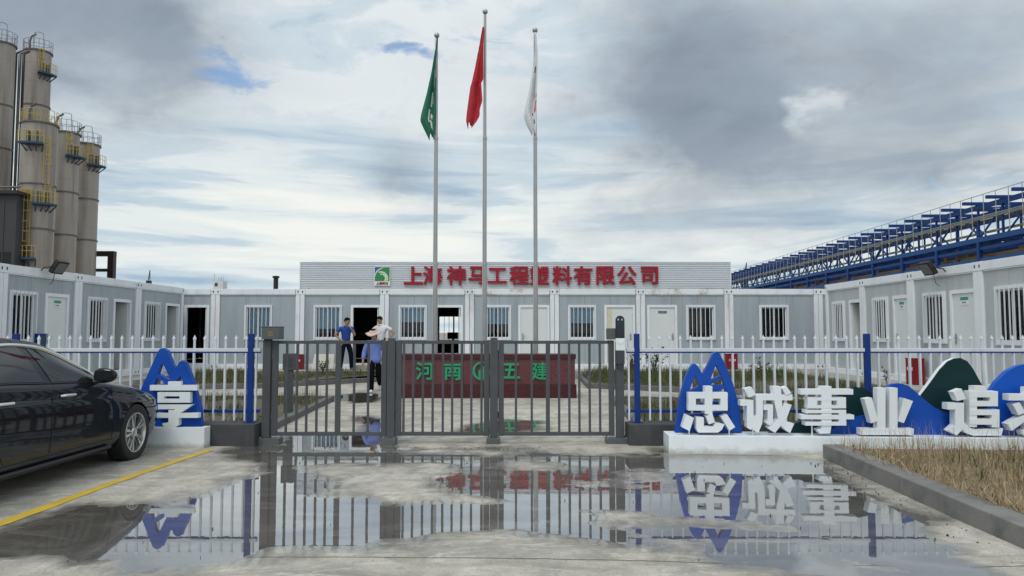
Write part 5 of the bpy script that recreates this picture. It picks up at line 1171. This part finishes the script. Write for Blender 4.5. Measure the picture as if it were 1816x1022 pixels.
# ------------------------------------------------------------------ black sedan
def pchip(xp, yp, x):
    xp = np.array(xp, float); yp = np.array(yp, float); h = np.diff(xp); dl = np.diff(yp) / h; m = np.zeros_like(yp)
    m[1:-1] = np.where(dl[:-1] * dl[1:] > 0, 2 * dl[:-1] * dl[1:] / (dl[:-1] + dl[1:] + 1e-12 * np.sign(dl[:-1] + dl[1:] + 1e-15)), 0); m[0] = dl[0]; m[-1] = dl[-1]
    x = np.clip(x, xp[0], xp[-1]); i = np.clip(np.searchsorted(xp, x) - 1, 0, len(h) - 1); t = (x - xp[i]) / h[i]
    return (2 * t**3 - 3 * t**2 + 1) * yp[i] + (t**3 - 2 * t**2 + t) * h[i] * m[i] + (-2 * t**3 + 3 * t**2) * yp[i + 1] + (t**3 - t**2) * h[i] * m[i + 1]
def curve(pts): xs, ys = zip(*pts); return lambda s: float(pchip(xs, ys, np.array(float(s))))
def build_car():
    LEN = 4.86
    Wf = curve([(0, .66), (.05, .77), (.15, .845), (.35, .885), (.8, .908), (1.5, .915), (3.3, .915), (4.0, .895), (4.5, .85), (4.76, .76), (4.86, .60)])
    zbf = curve([(0, .32), (.1, .23), (.6, .20), (4.2, .20), (4.7, .26), (4.86, .38)])
    ztf = curve([(0, .58), (.04, .69), (.15, .79), (.4, .875), (.8, .955), (1.16, 1.01), (1.36, 1.07), (1.82, 1.30), (2.15, 1.44), (2.45, 1.515), (2.8, 1.54), (3.2, 1.515), (3.6, 1.42), (4.05, 1.23), (4.25, 1.155), (4.6, 1.13), (4.78, 1.08), (4.86, .92)])
    zsf = curve([(0, .50), (.04, .59), (.15, .70), (.4, .785), (.8, .875), (1.2, .945), (1.5, .985), (2.4, 1.03), (3.2, 1.07), (3.8, 1.085), (4.3, 1.07), (4.7, 1.02), (4.86, .80)])
    wrf = curve([(0, .42), (.4, .62), (1.0, .70), (1.3, .715), (2.1, .635), (2.8, .615), (3.4, .615), (4.0, .66), (4.3, .70), (4.86, .48)])
    drf = curve([(0, .03), (1.0, .025), (2, .045), (2.8, .055), (3.6, .05), (4.3, .02), (4.86, .03)])
    G = [(0, .972), (.2, .992), (.38, 1.0), (.58, .996), (.74, .985), (.80, .968), (.9, .965), (.96, .955), (1, .930)]
    gf = curve(G)
    def side_x(s, z):
        zs = zsf(s); zl = zbf(s) + .12; W = Wf(s)
        if z <= zs: return W * gf(min(1, max(0, (z - zl) / (zs - zl))))
        zr = ztf(s) - drf(s); t = min(1, (z - zs) / max(.02, zr - zs)); return .93 * W + (wrf(s) - .93 * W) * t + .022 * math.sin(math.pi * t)
    root = empty("parked_car", (-5.47, 7.42, 0), 0, "black sedan parked nose-in beside the yellow line at left", "car")
    Yn = LEN / 2
    ss = sorted(set([round(v, 4) for v in list(np.linspace(0, .5, 14)) + list(np.linspace(.5, 4.4, 66)) + list(np.linspace(4.4, LEN, 14))]))
    rows = []
    for s in ss:
        W = Wf(s); zb = zbf(s); zs = zsf(s); zl = zb + .12; zt = ztf(s); zr = zt - drf(s); wr = wrf(s); pt = [(0, zb), (.7 * W, zb), (.92 * W, zb + .025)]
        for f in (0, .12, .25, .38, .5, .6, .7, .76, .80, .86, .93, .97, 1): z = zl + (zs - zl) * f; pt.append((W * gf(f), z))
        for t in (.06, .2, .35, .5, .65, .8, .94, 1): z = zs + (zr - zs) * t; pt.append((side_x(s, zs + (zr - zs) * t) if zr - zs > .02 else .93 * W + (wr - .93 * W) * t, z))
        for q in (.85, .65, .4, .2, 0): pt.append((wr * q, zr + (zt - zr) * (1 - q * q)))
        rows.append(pt)
    np_ = len(rows[0]); vs = []; fs = []; ring = 2 * np_ - 2
    for s, pt in zip(ss, rows):
        y = Yn - s
        for x, z in pt: vs.append((x, y, z))
        for x, z in pt[-2:0:-1]: vs.append((-x, y, z))
    tagf = []
    for i in range(len(ss) - 1):
        for k in range(ring): fs.append((i * ring + k, i * ring + (k + 1) % ring, (i + 1) * ring + (k + 1) % ring, (i + 1) * ring + k))
    fs.append(tuple(range(ring - 1, -1, -1))); fs.append(tuple((len(ss) - 1) * ring + k for k in range(ring)))
    m_paint = mat("car_paint_black", (.003, .005, .010), .28, var=.05, coat=.85, rvar=.02, spec=.05)
    m_cglass = mat("car_glass", (.012, .016, .018), .03, var=.02, rvar=.01, spec=.8)
    m_trim = mat("car_trim", (.012, .012, .013), .45)
    mb = MB(); mb.add(vs, fs); bme = mb.mesh("body", m_paint)
    body = bpy.data.objects.new("body", bme); COL.objects.link(body)
    AX = (1.51 + .0, -1.29)
    cutters = []
    for y in (Yn - .80, Yn - .80 - 2.84):
        for s in (-1, 1):
            c = MB(); n = 40; c.lathe([(.0, -.2), (.365, -.2), (.365, .2), (.0, .2)], n, (s * .83, y, .345), 'x'); cm = c.mesh("cut", m_trim)
            bm = bmesh.new(); bm.from_mesh(cm); bmesh.ops.remove_doubles(bm, verts=bm.verts, dist=1e-5); bmesh.ops.recalc_face_normals(bm, faces=bm.faces); bm.to_mesh(cm); bm.free()
            co = bpy.data.objects.new("cut", cm); COL.objects.link(co); cutters.append(co)
            md = body.modifiers.new("b", 'BOOLEAN'); md.operation = 'DIFFERENCE'; md.object = co; md.solver = 'EXACT'
    dg = bpy.context.evaluated_depsgraph_get(); nm = bpy.data.meshes.new_from_object(body.evaluated_get(dg)); bpy.data.objects.remove(body)
    for c in cutters: bpy.data.objects.remove(c)
    nm.shade_smooth(); nm.set_sharp_from_angle(angle=R(40)); body = link("body", nm, root)
    def P(s, z, off=.003, side=1): return (side * (side_x(s, z) + off), Yn - s, z)
    # windscreen and rear window: patches 4 mm proud of the shell
    def top_patch(name, s0, s1, q):
        m = MB(); n = 16; k = 14; vv = []; ff = []
        for i in range(n + 1):
            s = s0 + (s1 - s0) * i / n; zt = ztf(s); zr = zt - drf(s); wr = wrf(s)
            for j in range(k + 1): u = -q + 2 * q * j / k; vv.append((wr * u, Yn - s, zr + (zt - zr) * (1 - u * u) + .005))
        for i in range(n):
            for j in range(k): a = i * (k + 1) + j; ff.append((a, a + 1, a + k + 2, a + k + 1))
        m.add(vv, ff); m.build(name, m_cglass, root, smooth=True)
    top_patch("windscreen", 1.30, 2.16, .97); top_patch("rear_window", 3.42, 4.06, .94)
    def zlo(s): return zsf(s) + .025
    def zhi(s): return ztf(s) - drf(s) - .075
    for side in (1, -1):
        for name, a0, a1, b0, b1 in (("front_window", 1.60, 1.60, 2.40, 2.56), ("rear_door_window", 2.52, 2.68, 3.28, 3.36), ("quarter_window", 3.34, 3.42, 3.72, 3.72)):
            m = MB(); n = 22; k = 8; vv = []; ff = []
            for i in range(n + 1):
                for j in range(k + 1):
                    v = j / k; s = (a0 + (a1 - a0) * v) * (1 - i / n) + (b0 + (b1 - b0) * v) * (i / n); lo = zlo(s); hi = max(lo + .004, zhi(s)); vv.append(P(s, lo + (hi - lo) * v, .005, side))
            for i in range(n):
                for j in range(k): a = i * (k + 1) + j; ff.append((a, a + 1, a + k + 2, a + k + 1))
            m.add(vv, ff); m.build(name, m_cglass, root, smooth=True)
        MB().tube([P(s, max(zlo(s), zhi(s)) + .022, .010, side) for s in np.linspace(1.54, 3.75, 40)], .019, 6).build("chrome_trim", m_chrome, root, smooth=True)
        MB().tube([P(s, zlo(s) - .012, .006, side) for s in np.linspace(1.54, 3.75, 24)], .006, 6).build("belt_trim", m_trim, root, smooth=True)
        for pts in ([(1.34, z) for z in np.linspace(.36, .93, 12)], [(2.46 - .10 * max(0, (z - .8)) / .25 + .02, z) for z in np.linspace(.36, 1.03, 12)], [(3.42 - .28 * max(0, (.75 - z)) / .4, z) for z in np.linspace(.36, 1.07, 12)], [(s, .34) for s in np.linspace(1.3, 3.2, 14)]):
            MB().tube([P(s, z, .0005, side) for s, z in pts], .0045, 5).build("door_seam", m_dark_hole, root)
        for s in (2.20, 3.16):
            x = side_x(s, .905); hd = MB(); hd.tube([(side * (x + .004), Yn - s - .11, .905), (side * (x + .034), Yn - s - .085, .908), (side * (x + .036), Yn - s + .085, .906), (side * (x + .004), Yn - s + .11, .903)], [.012, .015, .015, .012], 8)
            hd.build("door_handle", m_chrome, root, smooth=True)
        sill = MB(); sill.tube([P(s, .255, .004, side) for s in np.linspace(1.36, 3.2, 14)], .02, 6); sill.build("sill_trim", m_trim, root, smooth=True)
        # mirror
        mr = MB(); c = Vector((side * (side_x(1.66, 1.04) + .135), Yn - 1.63, 1.075)); n = 16; k = 10; vv = []; ff = []
        for i in range(k + 1):
            t = math.pi * i / k
            for j in range(n):
                a = 2 * math.pi * j / n; rx, ry_, rz_ = .125, .075, .082; x = math.copysign(abs(math.cos(t)) ** .75, math.cos(t)) * rx; q = math.sin(t) ** .75
                yy = math.cos(a) * q; yy = yy * ry_ if yy > 0 else yy * .035; vv.append((c.x + side * x, c.y + yy, c.z + math.sin(a) * q * rz_ * (1 - .15 * x / rx)))
        for i in range(k):
            for j in range(n): ff.append((i * n + j, i * n + (j + 1) % n, (i + 1) * n + (j + 1) % n, (i + 1) * n + j))
        mr.add(vv, ff); mo = mr.build("wing_mirror", m_paint, root, smooth=True)
        MB().tube([P(1.65, 1.0, -.01, side), (c.x - side * .02, c.y - .0, c.z - .045)], [.03, .025], 8).build("mirror_stalk", m_trim, mo)
        MB().box((c.x - .095, c.y - .040, c.z - .055), (c.x + .095, c.y - .036, c.z + .055)).build("mirror_glass", m_cglass, mo)
        # lamps
        hl = MB(); vv = [P(s, z, .004, side) for s, z in ((.06, .64), (.16, .72), (.34, .775), (.56, .80), (.50, .74), (.32, .685), (.14, .63))]; hl.add(vv, [tuple(range(7))]); hl.build("headlight", mat("lamp_clear", (.45, .47, .5), .08, var=.1), root)
        tl = MB(); vv = [P(s, z, .004, side) for s, z in ((4.40, .98), (4.55, 1.0), (4.72, .97), (4.80, .90), (4.70, .84), (4.50, .86))]; tl.add(vv, [tuple(range(6))]); tl.build("tail_lamp", mat("lamp_red", (.30, .01, .01), .1, var=.1), root)
        # wheels
        for y in (Yn - .80, Yn - .80 - 2.84):
            wh = empty("wheel", (side * .80, y, .342)); wh.parent = root; sx = side
            MB().lathe([(.235, -.10), (.30, -.112), (.330, -.100), (.342, -.07), (.342, .07), (.330, .100), (.30, .112), (.240, .10), (.235, .06)], 48, (0, 0, 0), 'x').build("tyre", m_black, wh, smooth=True)
            rm = MB(); rm.lathe([(.242, .094), (.238, .104), (.222, .104), (.214, .085), (.205, -.02), (.208, -.09)], 48, (0, 0, 0), 'x')
            rim = rm.mesh("rim", mat("alloy", (.62, .62, .61), .25, .9, var=.04, rvar=.04), smooth=True)
            ro = link("rim", rim, wh, (0, 0, 0), (0, 0, 0 if side > 0 else math.pi))
            spm = MB(); A0 = R(90 + 14)
            for k in range(5):
                for dlt in (-.17, .17):
                    a = A0 + 2 * math.pi * k / 5; b = a + dlt
                    def pp(rad, ang, x): return (x, rad * math.cos(ang), rad * math.sin(ang))
                    w0, w1 = .030, .055
                    v = [pp(.045, a + w0 / .045 * .5 * (1 if dlt > 0 else 0) - (w0 / .045 * .5 if dlt < 0 else 0), .082), pp(.045, a, .088), pp(.216, b - .10, .098), pp(.216, b + .10, .098)]
                    v2 = [(q[0] - .035, q[1], q[2]) for q in v]; spm.add(v + v2, [(0, 1, 2, 3), (7, 6, 5, 4), (0, 4, 5, 1), (1, 5, 6, 2), (2, 6, 7, 3), (3, 7, 4, 0)])
            spm.lathe([(0, .092), (.05, .090), (.062, .078), (.062, .04)], 24, (0, 0, 0), 'x')
            link("spokes", spm.mesh("spokes", MATS["alloy"]), wh, (0, 0, 0), (0, 0, 0 if side > 0 else math.pi))
            MB().lathe([(0, .02), (.15, .02), (.15, -.01), (0, -.01)], 32, (0, 0, 0), 'x').build("brake_disc", m_handle, wh)
            MB().lathe([(0, -.05), (.20, -.05)], 32, (0, 0, 0), 'x').build("wheel_back", m_black, wh)
    # nose and tail trim
    MB().box((-.42, Yn - .075, .36), (.42, Yn + .004, .52)).build("grille", m_trim, root, bevel=.01); MB().box((-.45, Yn - .04, .525), (.45, Yn + .006, .54)).build("grille_trim", m_chrome, root)
    MB().box((-.9 * .8, -1.9, .17), (.9 * .8, 2.0, .21)).build("underbody", m_trim, root); MB().box((-.26, -Yn - .006, .70), (.26, -Yn + .05, .84)).build("number_plate", m_plate_w, root)
build_car()
# ------------------------------------------------------------------ people
m_skin = mat("skin", (.42, .25, .17), .55, var=.05); m_hair = mat("hair_black", (.008, .007, .007), .9, var=.1, spec=.1)
def skin_obj(name, chains, m, parent, sub=2):
    """chains: list of lists of (point, rx, ry); first vertex of each chain may reuse an index via key strings"""
    verts = []; edges = []; rad = []; idx = {}
    for ch in chains:
        prev = None
        for key, p, r in ch:
            if key not in idx: idx[key] = len(verts); verts.append(p); rad.append(r)
            i = idx[key]
            if prev is not None: edges.append((prev, i))
            prev = i
    me = bpy.data.meshes.new(name); me.from_pydata([tuple(v) for v in verts], edges, [])
    o = bpy.data.objects.new(name, me); COL.objects.link(o); md = o.modifiers.new("skin", 'SKIN'); md.use_smooth_shade = True; md.branch_smoothing = .6
    for i, r in enumerate(rad):
        sv = me.skin_vertices[0].data[i]; sv.radius = r if isinstance(r, tuple) else (r, r); sv.use_root = (i == 0)
    ss_ = o.modifiers.new("sub", 'SUBSURF'); ss_.levels = sub; ss_.render_levels = sub
    dg = bpy.context.evaluated_depsgraph_get(); nm = bpy.data.meshes.new_from_object(o.evaluated_get(dg)); bpy.data.objects.remove(o)
    nm.materials.clear(); nm.materials.append(m); nm.shade_smooth(); nm.name = name
    return link(name, nm, parent)
def ellipsoid(name, c, r, m, parent, rot=None, cut=None, n=18):
    mb = MB(); k = 12; vv = []; ff = []; Rm = rot or Matrix.Identity(3)
    for i in range(k + 1):
        t = math.pi * i / k
        for j in range(n):
            a = 2 * math.pi * j / n; p = Vector((r[0] * math.sin(t) * math.cos(a), r[1] * math.sin(t) * math.sin(a), r[2] * math.cos(t)))
            if cut: p = cut(p)
            vv.append(Vector(c) + Rm @ p)
    for i in range(k):
        for j in range(n): ff.append((i * n + j, i * n + (j + 1) % n, (i + 1) * n + (j + 1) % n, (i + 1) * n + j))
    mb.add(vv, ff); return mb.build(name, m, parent, smooth=True, angle=60)
def person(loc, rz, label, pose, shirt, trousers, shoes, long_sleeve=False, hat=None, shirt_loose=0.0):
    """local frame: faces -y, x to the viewer's right, z up"""
    J = {k: Vector(v) for k, v in pose.items()}; root = empty("person", loc, rz, label, "person")
    look = J.pop("look") if "look" in J else Vector((0, -1, 0)); look.normalize()
    pel, che, nek, hed = J["pelvis"], J["chest"], J["neck"], J["head"]; bel = pel.lerp(che, .5)
    ch = [[("pel", pel, (.135, .10)), ("bel", bel, (.125, .095)), ("che", che, (.155, .10)), ("nk0", che.lerp(nek, .75), (.075, .06)), ("nek", nek, (.055, .055)), ("hb", nek.lerp(hed, .45), (.07, .075)), ("hed", hed, (.082, .095)), ("ht", hed + (hed - nek).normalized() * .075, (.062, .075))]]
    for s in "LR":
        ch.append([("che", che, 0), (s + "sh", J[s + "sh"], .054), (s + "el", J[s + "el"], .043), (s + "wr", J[s + "wr"], .029), (s + "pm", J[s + "wr"].lerp(J[s + "hd"], .6), (.036, .020)), (s + "hd", J[s + "hd"], (.036, .016))])
        ch.append([("pel", pel, 0), (s + "hp", J[s + "hp"], .076), (s + "kn", J[s + "kn"], .058), (s + "an", J[s + "an"], .042), (s + "ft", J[s + "an"] + Vector((0, -.02, -.05)), .04)])
    body = skin_obj("body", ch, m_skin, root)
    # fingers, part of the hands
    for s in "LR":
        d = (J[s + "hd"] - J[s + "wr"]).normalized(); side = d.cross(Vector((0, 0, 1))); side = side.normalized() if side.length > .1 else Vector((1, 0, 0)); bend = d.cross(side).normalized()
        f = MB()
        for k, (o, L_) in enumerate(((-.028, .062), (-.010, .075), (.010, .072), (.027, .056))):
            a = J[s + "hd"] + side * o; f.tube([a - d * .01, a + d * L_ * .5 + bend * .008, a + d * L_ * .9 + bend * .026], [.0095, .0085, .0065], 6)
        a = J[s + "wr"].lerp(J[s + "hd"], .45) - side * .03; f.tube([a, a - side * .028 + d * .03, a - side * .03 + d * .062], [.011, .0095, .007], 6)
        f.build("fingers", m_skin, root, smooth=True)
    # face
    up = (hed - nek).normalized(); rt = look.cross(up).normalized(); fw = up.cross(rt).normalized(); fw = fw if fw.dot(look) > 0 else -fw
    fc = MB(); c = hed + up * .0
    fc.add([c + fw * .085 + up * .02, c + fw * .118 - up * .028, c + fw * .085 - up * .036 + rt * .019, c + fw * .085 - up * .036 - rt * .019], [(0, 1, 2), (0, 3, 1), (1, 3, 2), (0, 2, 3)]); fc.build("nose", m_skin, root, smooth=True)
    for s in (-1, 1):
        ellipsoid("eye", c + fw * .086 + rt * s * .032 + up * .018, (.012, .010, .007), m_hair, root, n=10); ellipsoid("ear", c + rt * s * .083 - up * .005 - fw * .01, (.012, .02, .032), m_skin, root, n=10)
        MB().bar(c + fw * .09 + rt * s * .018 + up * .036, c + fw * .084 + rt * s * .050 + up * .036, .007, .010).build("eyebrow", m_hair, root)
    MB().bar(c + fw * .090 - up * .058 - rt * .022, c + fw * .090 - up * .058 + rt * .022, .008, .009).build("mouth", mat("lips", (.30, .12, .10), .5), root)
    Rm = Matrix((rt, fw, up)).transposed()
    def hc(p):
        lim = .012 + max(0, p.y) * .55; return p if p.z > lim or p.y < -.015 and p.z > -.06 else Vector((p.x * .9, min(p.y, .0) if p.y > 0 else p.y * .9, max(p.z, -.06) if p.y < 0 else max(p.z, lim) if False else p.z * .3))
    ellipsoid("hair", c + up * .035 - fw * .010, (.094, .108, .100), m_hair, root, Rm, lambda p: p if p.z > .0 + max(0, p.y) * .35 else Vector((p.x * .95, min(p.y, -.01) - .01 if p.y < .02 else p.y * .5, max(p.z, -.06))))
    # shirt
    k = 1.0 + shirt_loose; g = .012
    hem = pel + Vector((0, 0, -.10 - shirt_loose * .6))
    sh = [[("hem", hem, (.172 * k, .132 * k)), ("bel", bel, (.165 * k, .128 * k)), ("che", che, (.182 * k, .128 * k)), ("nk0", che.lerp(nek, .70), (.112, .095)), ("nk1", che.lerp(nek, 1.0), (.078, .076))]]
    for s in "LR":
        a, b, w = J[s + "sh"], J[s + "el"], J[s + "wr"]
        sh.append([("che", che, 0), (s + "sh", a, .080 * k)] + ([(s + "el", b, .064 * k), (s + "cf", b.lerp(w, .85), .050 * k)] if long_sleeve else [(s + "cf", a.lerp(b, .68), .068 * k)]))
    skin_obj("shirt", sh, shirt, root)
    tr = [[("top", pel + Vector((0, 0, .17)), (.160, .122)), ("pel", pel + Vector((0, 0, .06)), (.160, .122)), ("crt", pel + Vector((0, 0, -.04)), (.158, .124))]]
    for s in "LR": tr.append([("crt", pel, 0), (s + "hp", J[s + "hp"] + Vector((0, 0, -.03)), .105), (s + "kn", J[s + "kn"], .080), (s + "an", J[s + "an"] + Vector((0, 0, .0)), .064), (s + "cuf", J[s + "an"] + Vector((0, .0, -.05)) if J[s + "an"].z < .15 else J[s + "an"] + Vector((0, .03, -.03)), .060)])
    skin_obj("trousers", tr, trousers, root)
    for s in "LR":
        a = J[s + "an"]; t = J.get(s + "toe", a + Vector((0, -.17, -.055))); d = t - a; d.z = 0
        heel = a + Vector((0, .035, -.045)) if s + "toe" not in J else a - d.normalized() * .045 + Vector((0, 0, -.045)) if abs(t.z - a.z) < .1 else a + Vector((0, .05, -.0))
        sh_ = skin_obj("shoe", [[("h", heel, (.042, .038)), ("m", a.lerp(t, .45) + Vector((0, 0, -.022)), (.045, .040)), ("t", t, (.040, .030))]], shoes, root)
    if hat:
        ha = empty("sun_hat", (0, 0, 0)); ha.parent = root; c2 = hed + up * .055; mb = MB(); n = 36; rings = [(.102, .02, .04), (.108, .0, 0), (.16, -.012, 1), (.205, -.03, 1)]; vv = []; ff = []
        for r_, h_, fl_ in rings:
            for j in range(n):
                a = 2 * math.pi * j / n; e = 1.08 if math.sin(a) > 0 else .95; w_ = .018 * math.sin(3 * a + .6) * (fl_ == 1) * (r_ / .2)
                vv.append(c2 + rt * (r_ * math.cos(a)) + fw * (r_ * e * math.sin(a)) + up * (h_ + w_))
        for i in range(len(rings) - 1):
            for j in range(n): ff.append((i * n + j, i * n + (j + 1) % n, (i + 1) * n + (j + 1) % n, (i + 1) * n + j))
        mb.add(vv, ff); b = mb.build("brim", hat, ha, smooth=True); sd = b.modifiers.new("t", 'SOLIDIFY'); sd.thickness = .008
        ellipsoid("crown_band", c2 + up * .012, (.104, .116, .045), hat, ha, Rm)
    return root
m_blue_polo = mat("polo_blue", (.012, .06, .30), .8, var=.12, scale=14); m_white_tee = mat("tee_white", (.66, .66, .70), .8, var=.06, scale=14); m_viol = mat("work_shirt", (.15, .22, .56), .8, var=.14, scale=12)
m_navy = mat("trousers_navy", (.006, .008, .016), .9, var=.15, spec=.1); m_blackt = mat("trousers_black", (.006, .005, .010), .9, var=.15, spec=.1); m_shoe_d = mat("shoe_grey", (.10, .10, .10), .6); m_shoe_w = mat("shoe_white", (.68, .68, .68), .6); m_hat = mat("hat_peach", (.60, .43, .35), .8, var=.08, scale=10)
# man in blue polo: one hand on hip, other at chin, turned to the right
pz = PAD
q = atY(613, 652, 25.0)
person((q.x, 25.0, pz), R(38), "man in blue polo shirt and dark trousers, hand to his chin, by the open doorway",
       dict(pelvis=(0, 0, .92), chest=(0, 0, 1.27), neck=(.0, -.01, 1.46), head=(.02, -.03, 1.58), Lsh=(-.19, 0, 1.38), Lel=(-.36, .06, 1.14), Lwr=(-.20, -.04, .98), Lhd=(-.13, -.09, .96),
            Rsh=(.19, 0, 1.38), Rel=(.24, -.14, 1.12), Rwr=(.08, -.20, 1.34), Rhd=(.05, -.17, 1.42), Lhp=(-.10, 0, .88), Lkn=(-.15, -.03, .48), Lan=(-.17, .02, .09), Rhp=(.10, 0, .88), Rkn=(.16, -.05, .48), Ran=(.20, .0, .09), look=(.55, -.8, -.05)),
       m_blue_polo, m_navy, m_shoe_d).scale = (1.04, 1.04, 1.04)
q = atY(676, 652, 25.15)
person((q.x, 25.15, pz), R(-12), "man in white T-shirt with hands on hips at the open doorway",
       dict(pelvis=(.02, 0, .93), chest=(0, 0, 1.29), neck=(-.03, -.02, 1.49), head=(-.05, -.05, 1.61), Lsh=(-.20, 0, 1.40), Lel=(-.38, .05, 1.17), Lwr=(-.22, -.02, 1.02), Lhd=(-.15, -.06, 1.0),
            Rsh=(.19, 0, 1.40), Rel=(.42, .04, 1.20), Rwr=(.27, -.02, 1.04), Rhd=(.20, -.07, 1.00), Lhp=(-.09, 0, .89), Lkn=(-.12, -.02, .48), Lan=(-.14, .02, .09), Rhp=(.10, 0, .89), Rkn=(.14, -.03, .48), Ran=(.17, .02, .09), look=(-.35, -.9, -.15)),
       m_white_tee, m_navy, m_shoe_d).scale = (1.05, 1.05, 1.05)
q = atZ(664, 696)
person((q.x, q.y, 0), R(4), "person in a peach sun hat and violet-blue work shirt walking toward the gate, head bowed",
       dict(pelvis=(.02, .03, .88), chest=(.0, .0, 1.22), neck=(-.02, -.04, 1.40), head=(-.03, -.075, 1.515), Lsh=(-.18, .0, 1.31), Lel=(-.27, .04, 1.04), Lwr=(-.30, -.04, .80), Lhd=(-.30, -.06, .72),
            Rsh=(.17, .0, 1.31), Rel=(.24, .10, 1.06), Rwr=(.22, .06, .82), Rhd=(.215, .04, .74), Lhp=(-.07, .02, .84), Lkn=(-.07, -.10, .47), Lan=(-.07, -.06, .085), Rhp=(.10, .04, .84), Rkn=(.09, .02, .45), Ran=(.10, .34, .20),
            Ltoe=(-.07, -.24, .035), Rtoe=(.11, .26, .04), look=(-.05, -.9, -.35)),
       m_viol, m_blackt, m_shoe_w, True, m_hat, .10)

# ------------------------------------------------------------------ grit and leaf litter on the forecourt
def litter():
    vs = []; fs = []
    P_ = []
    for _ in range(70): y = random.uniform(4.2, 9.1); P_.append((3.60 + (y - 5.2) * .05 - abs(random.gauss(0, .14)) - .02, y, random.uniform(.003, .011) * random.choice((.6, .8, 1, 1.5))))
    for _ in range(150): P_.append((random.uniform(-6, 6), random.uniform(3.4, 10.0), random.uniform(.002, .007)))
    for _ in range(120): P_.append((random.uniform(-3.7, 1.9), 10.1 + random.gauss(0, .12), random.uniform(.003, .009)))
    for x, y, r in P_:
        o = len(vs); z = .012
        n = 6; a0 = random.random() * 6
        for k in range(n): a = a0 + 6.283 * k / n; q = r * random.uniform(.6, 1.2); vs.append((x + q * math.cos(a), y + q * math.sin(a), -.004))
        for k in range(n): a = a0 + 6.283 * k / n; q = r * random.uniform(.4, .8); vs.append((x + q * math.cos(a), y + q * math.sin(a), z + r * random.uniform(.3, .7)))
        fs += [tuple(o + n + k for k in range(n))] + [(o + k, o + (k + 1) % n, o + n + (k + 1) % n, o + n + k) for k in range(n)]
    mb = MB(); mb.add(vs, fs); tag(mb.build("grit", mat("grit_dark", (.07, .065, .055), .9, var=.5, scale=30)), "dark grit and crumbs scattered over the concrete forecourt", "grit", kind="stuff")
litter()
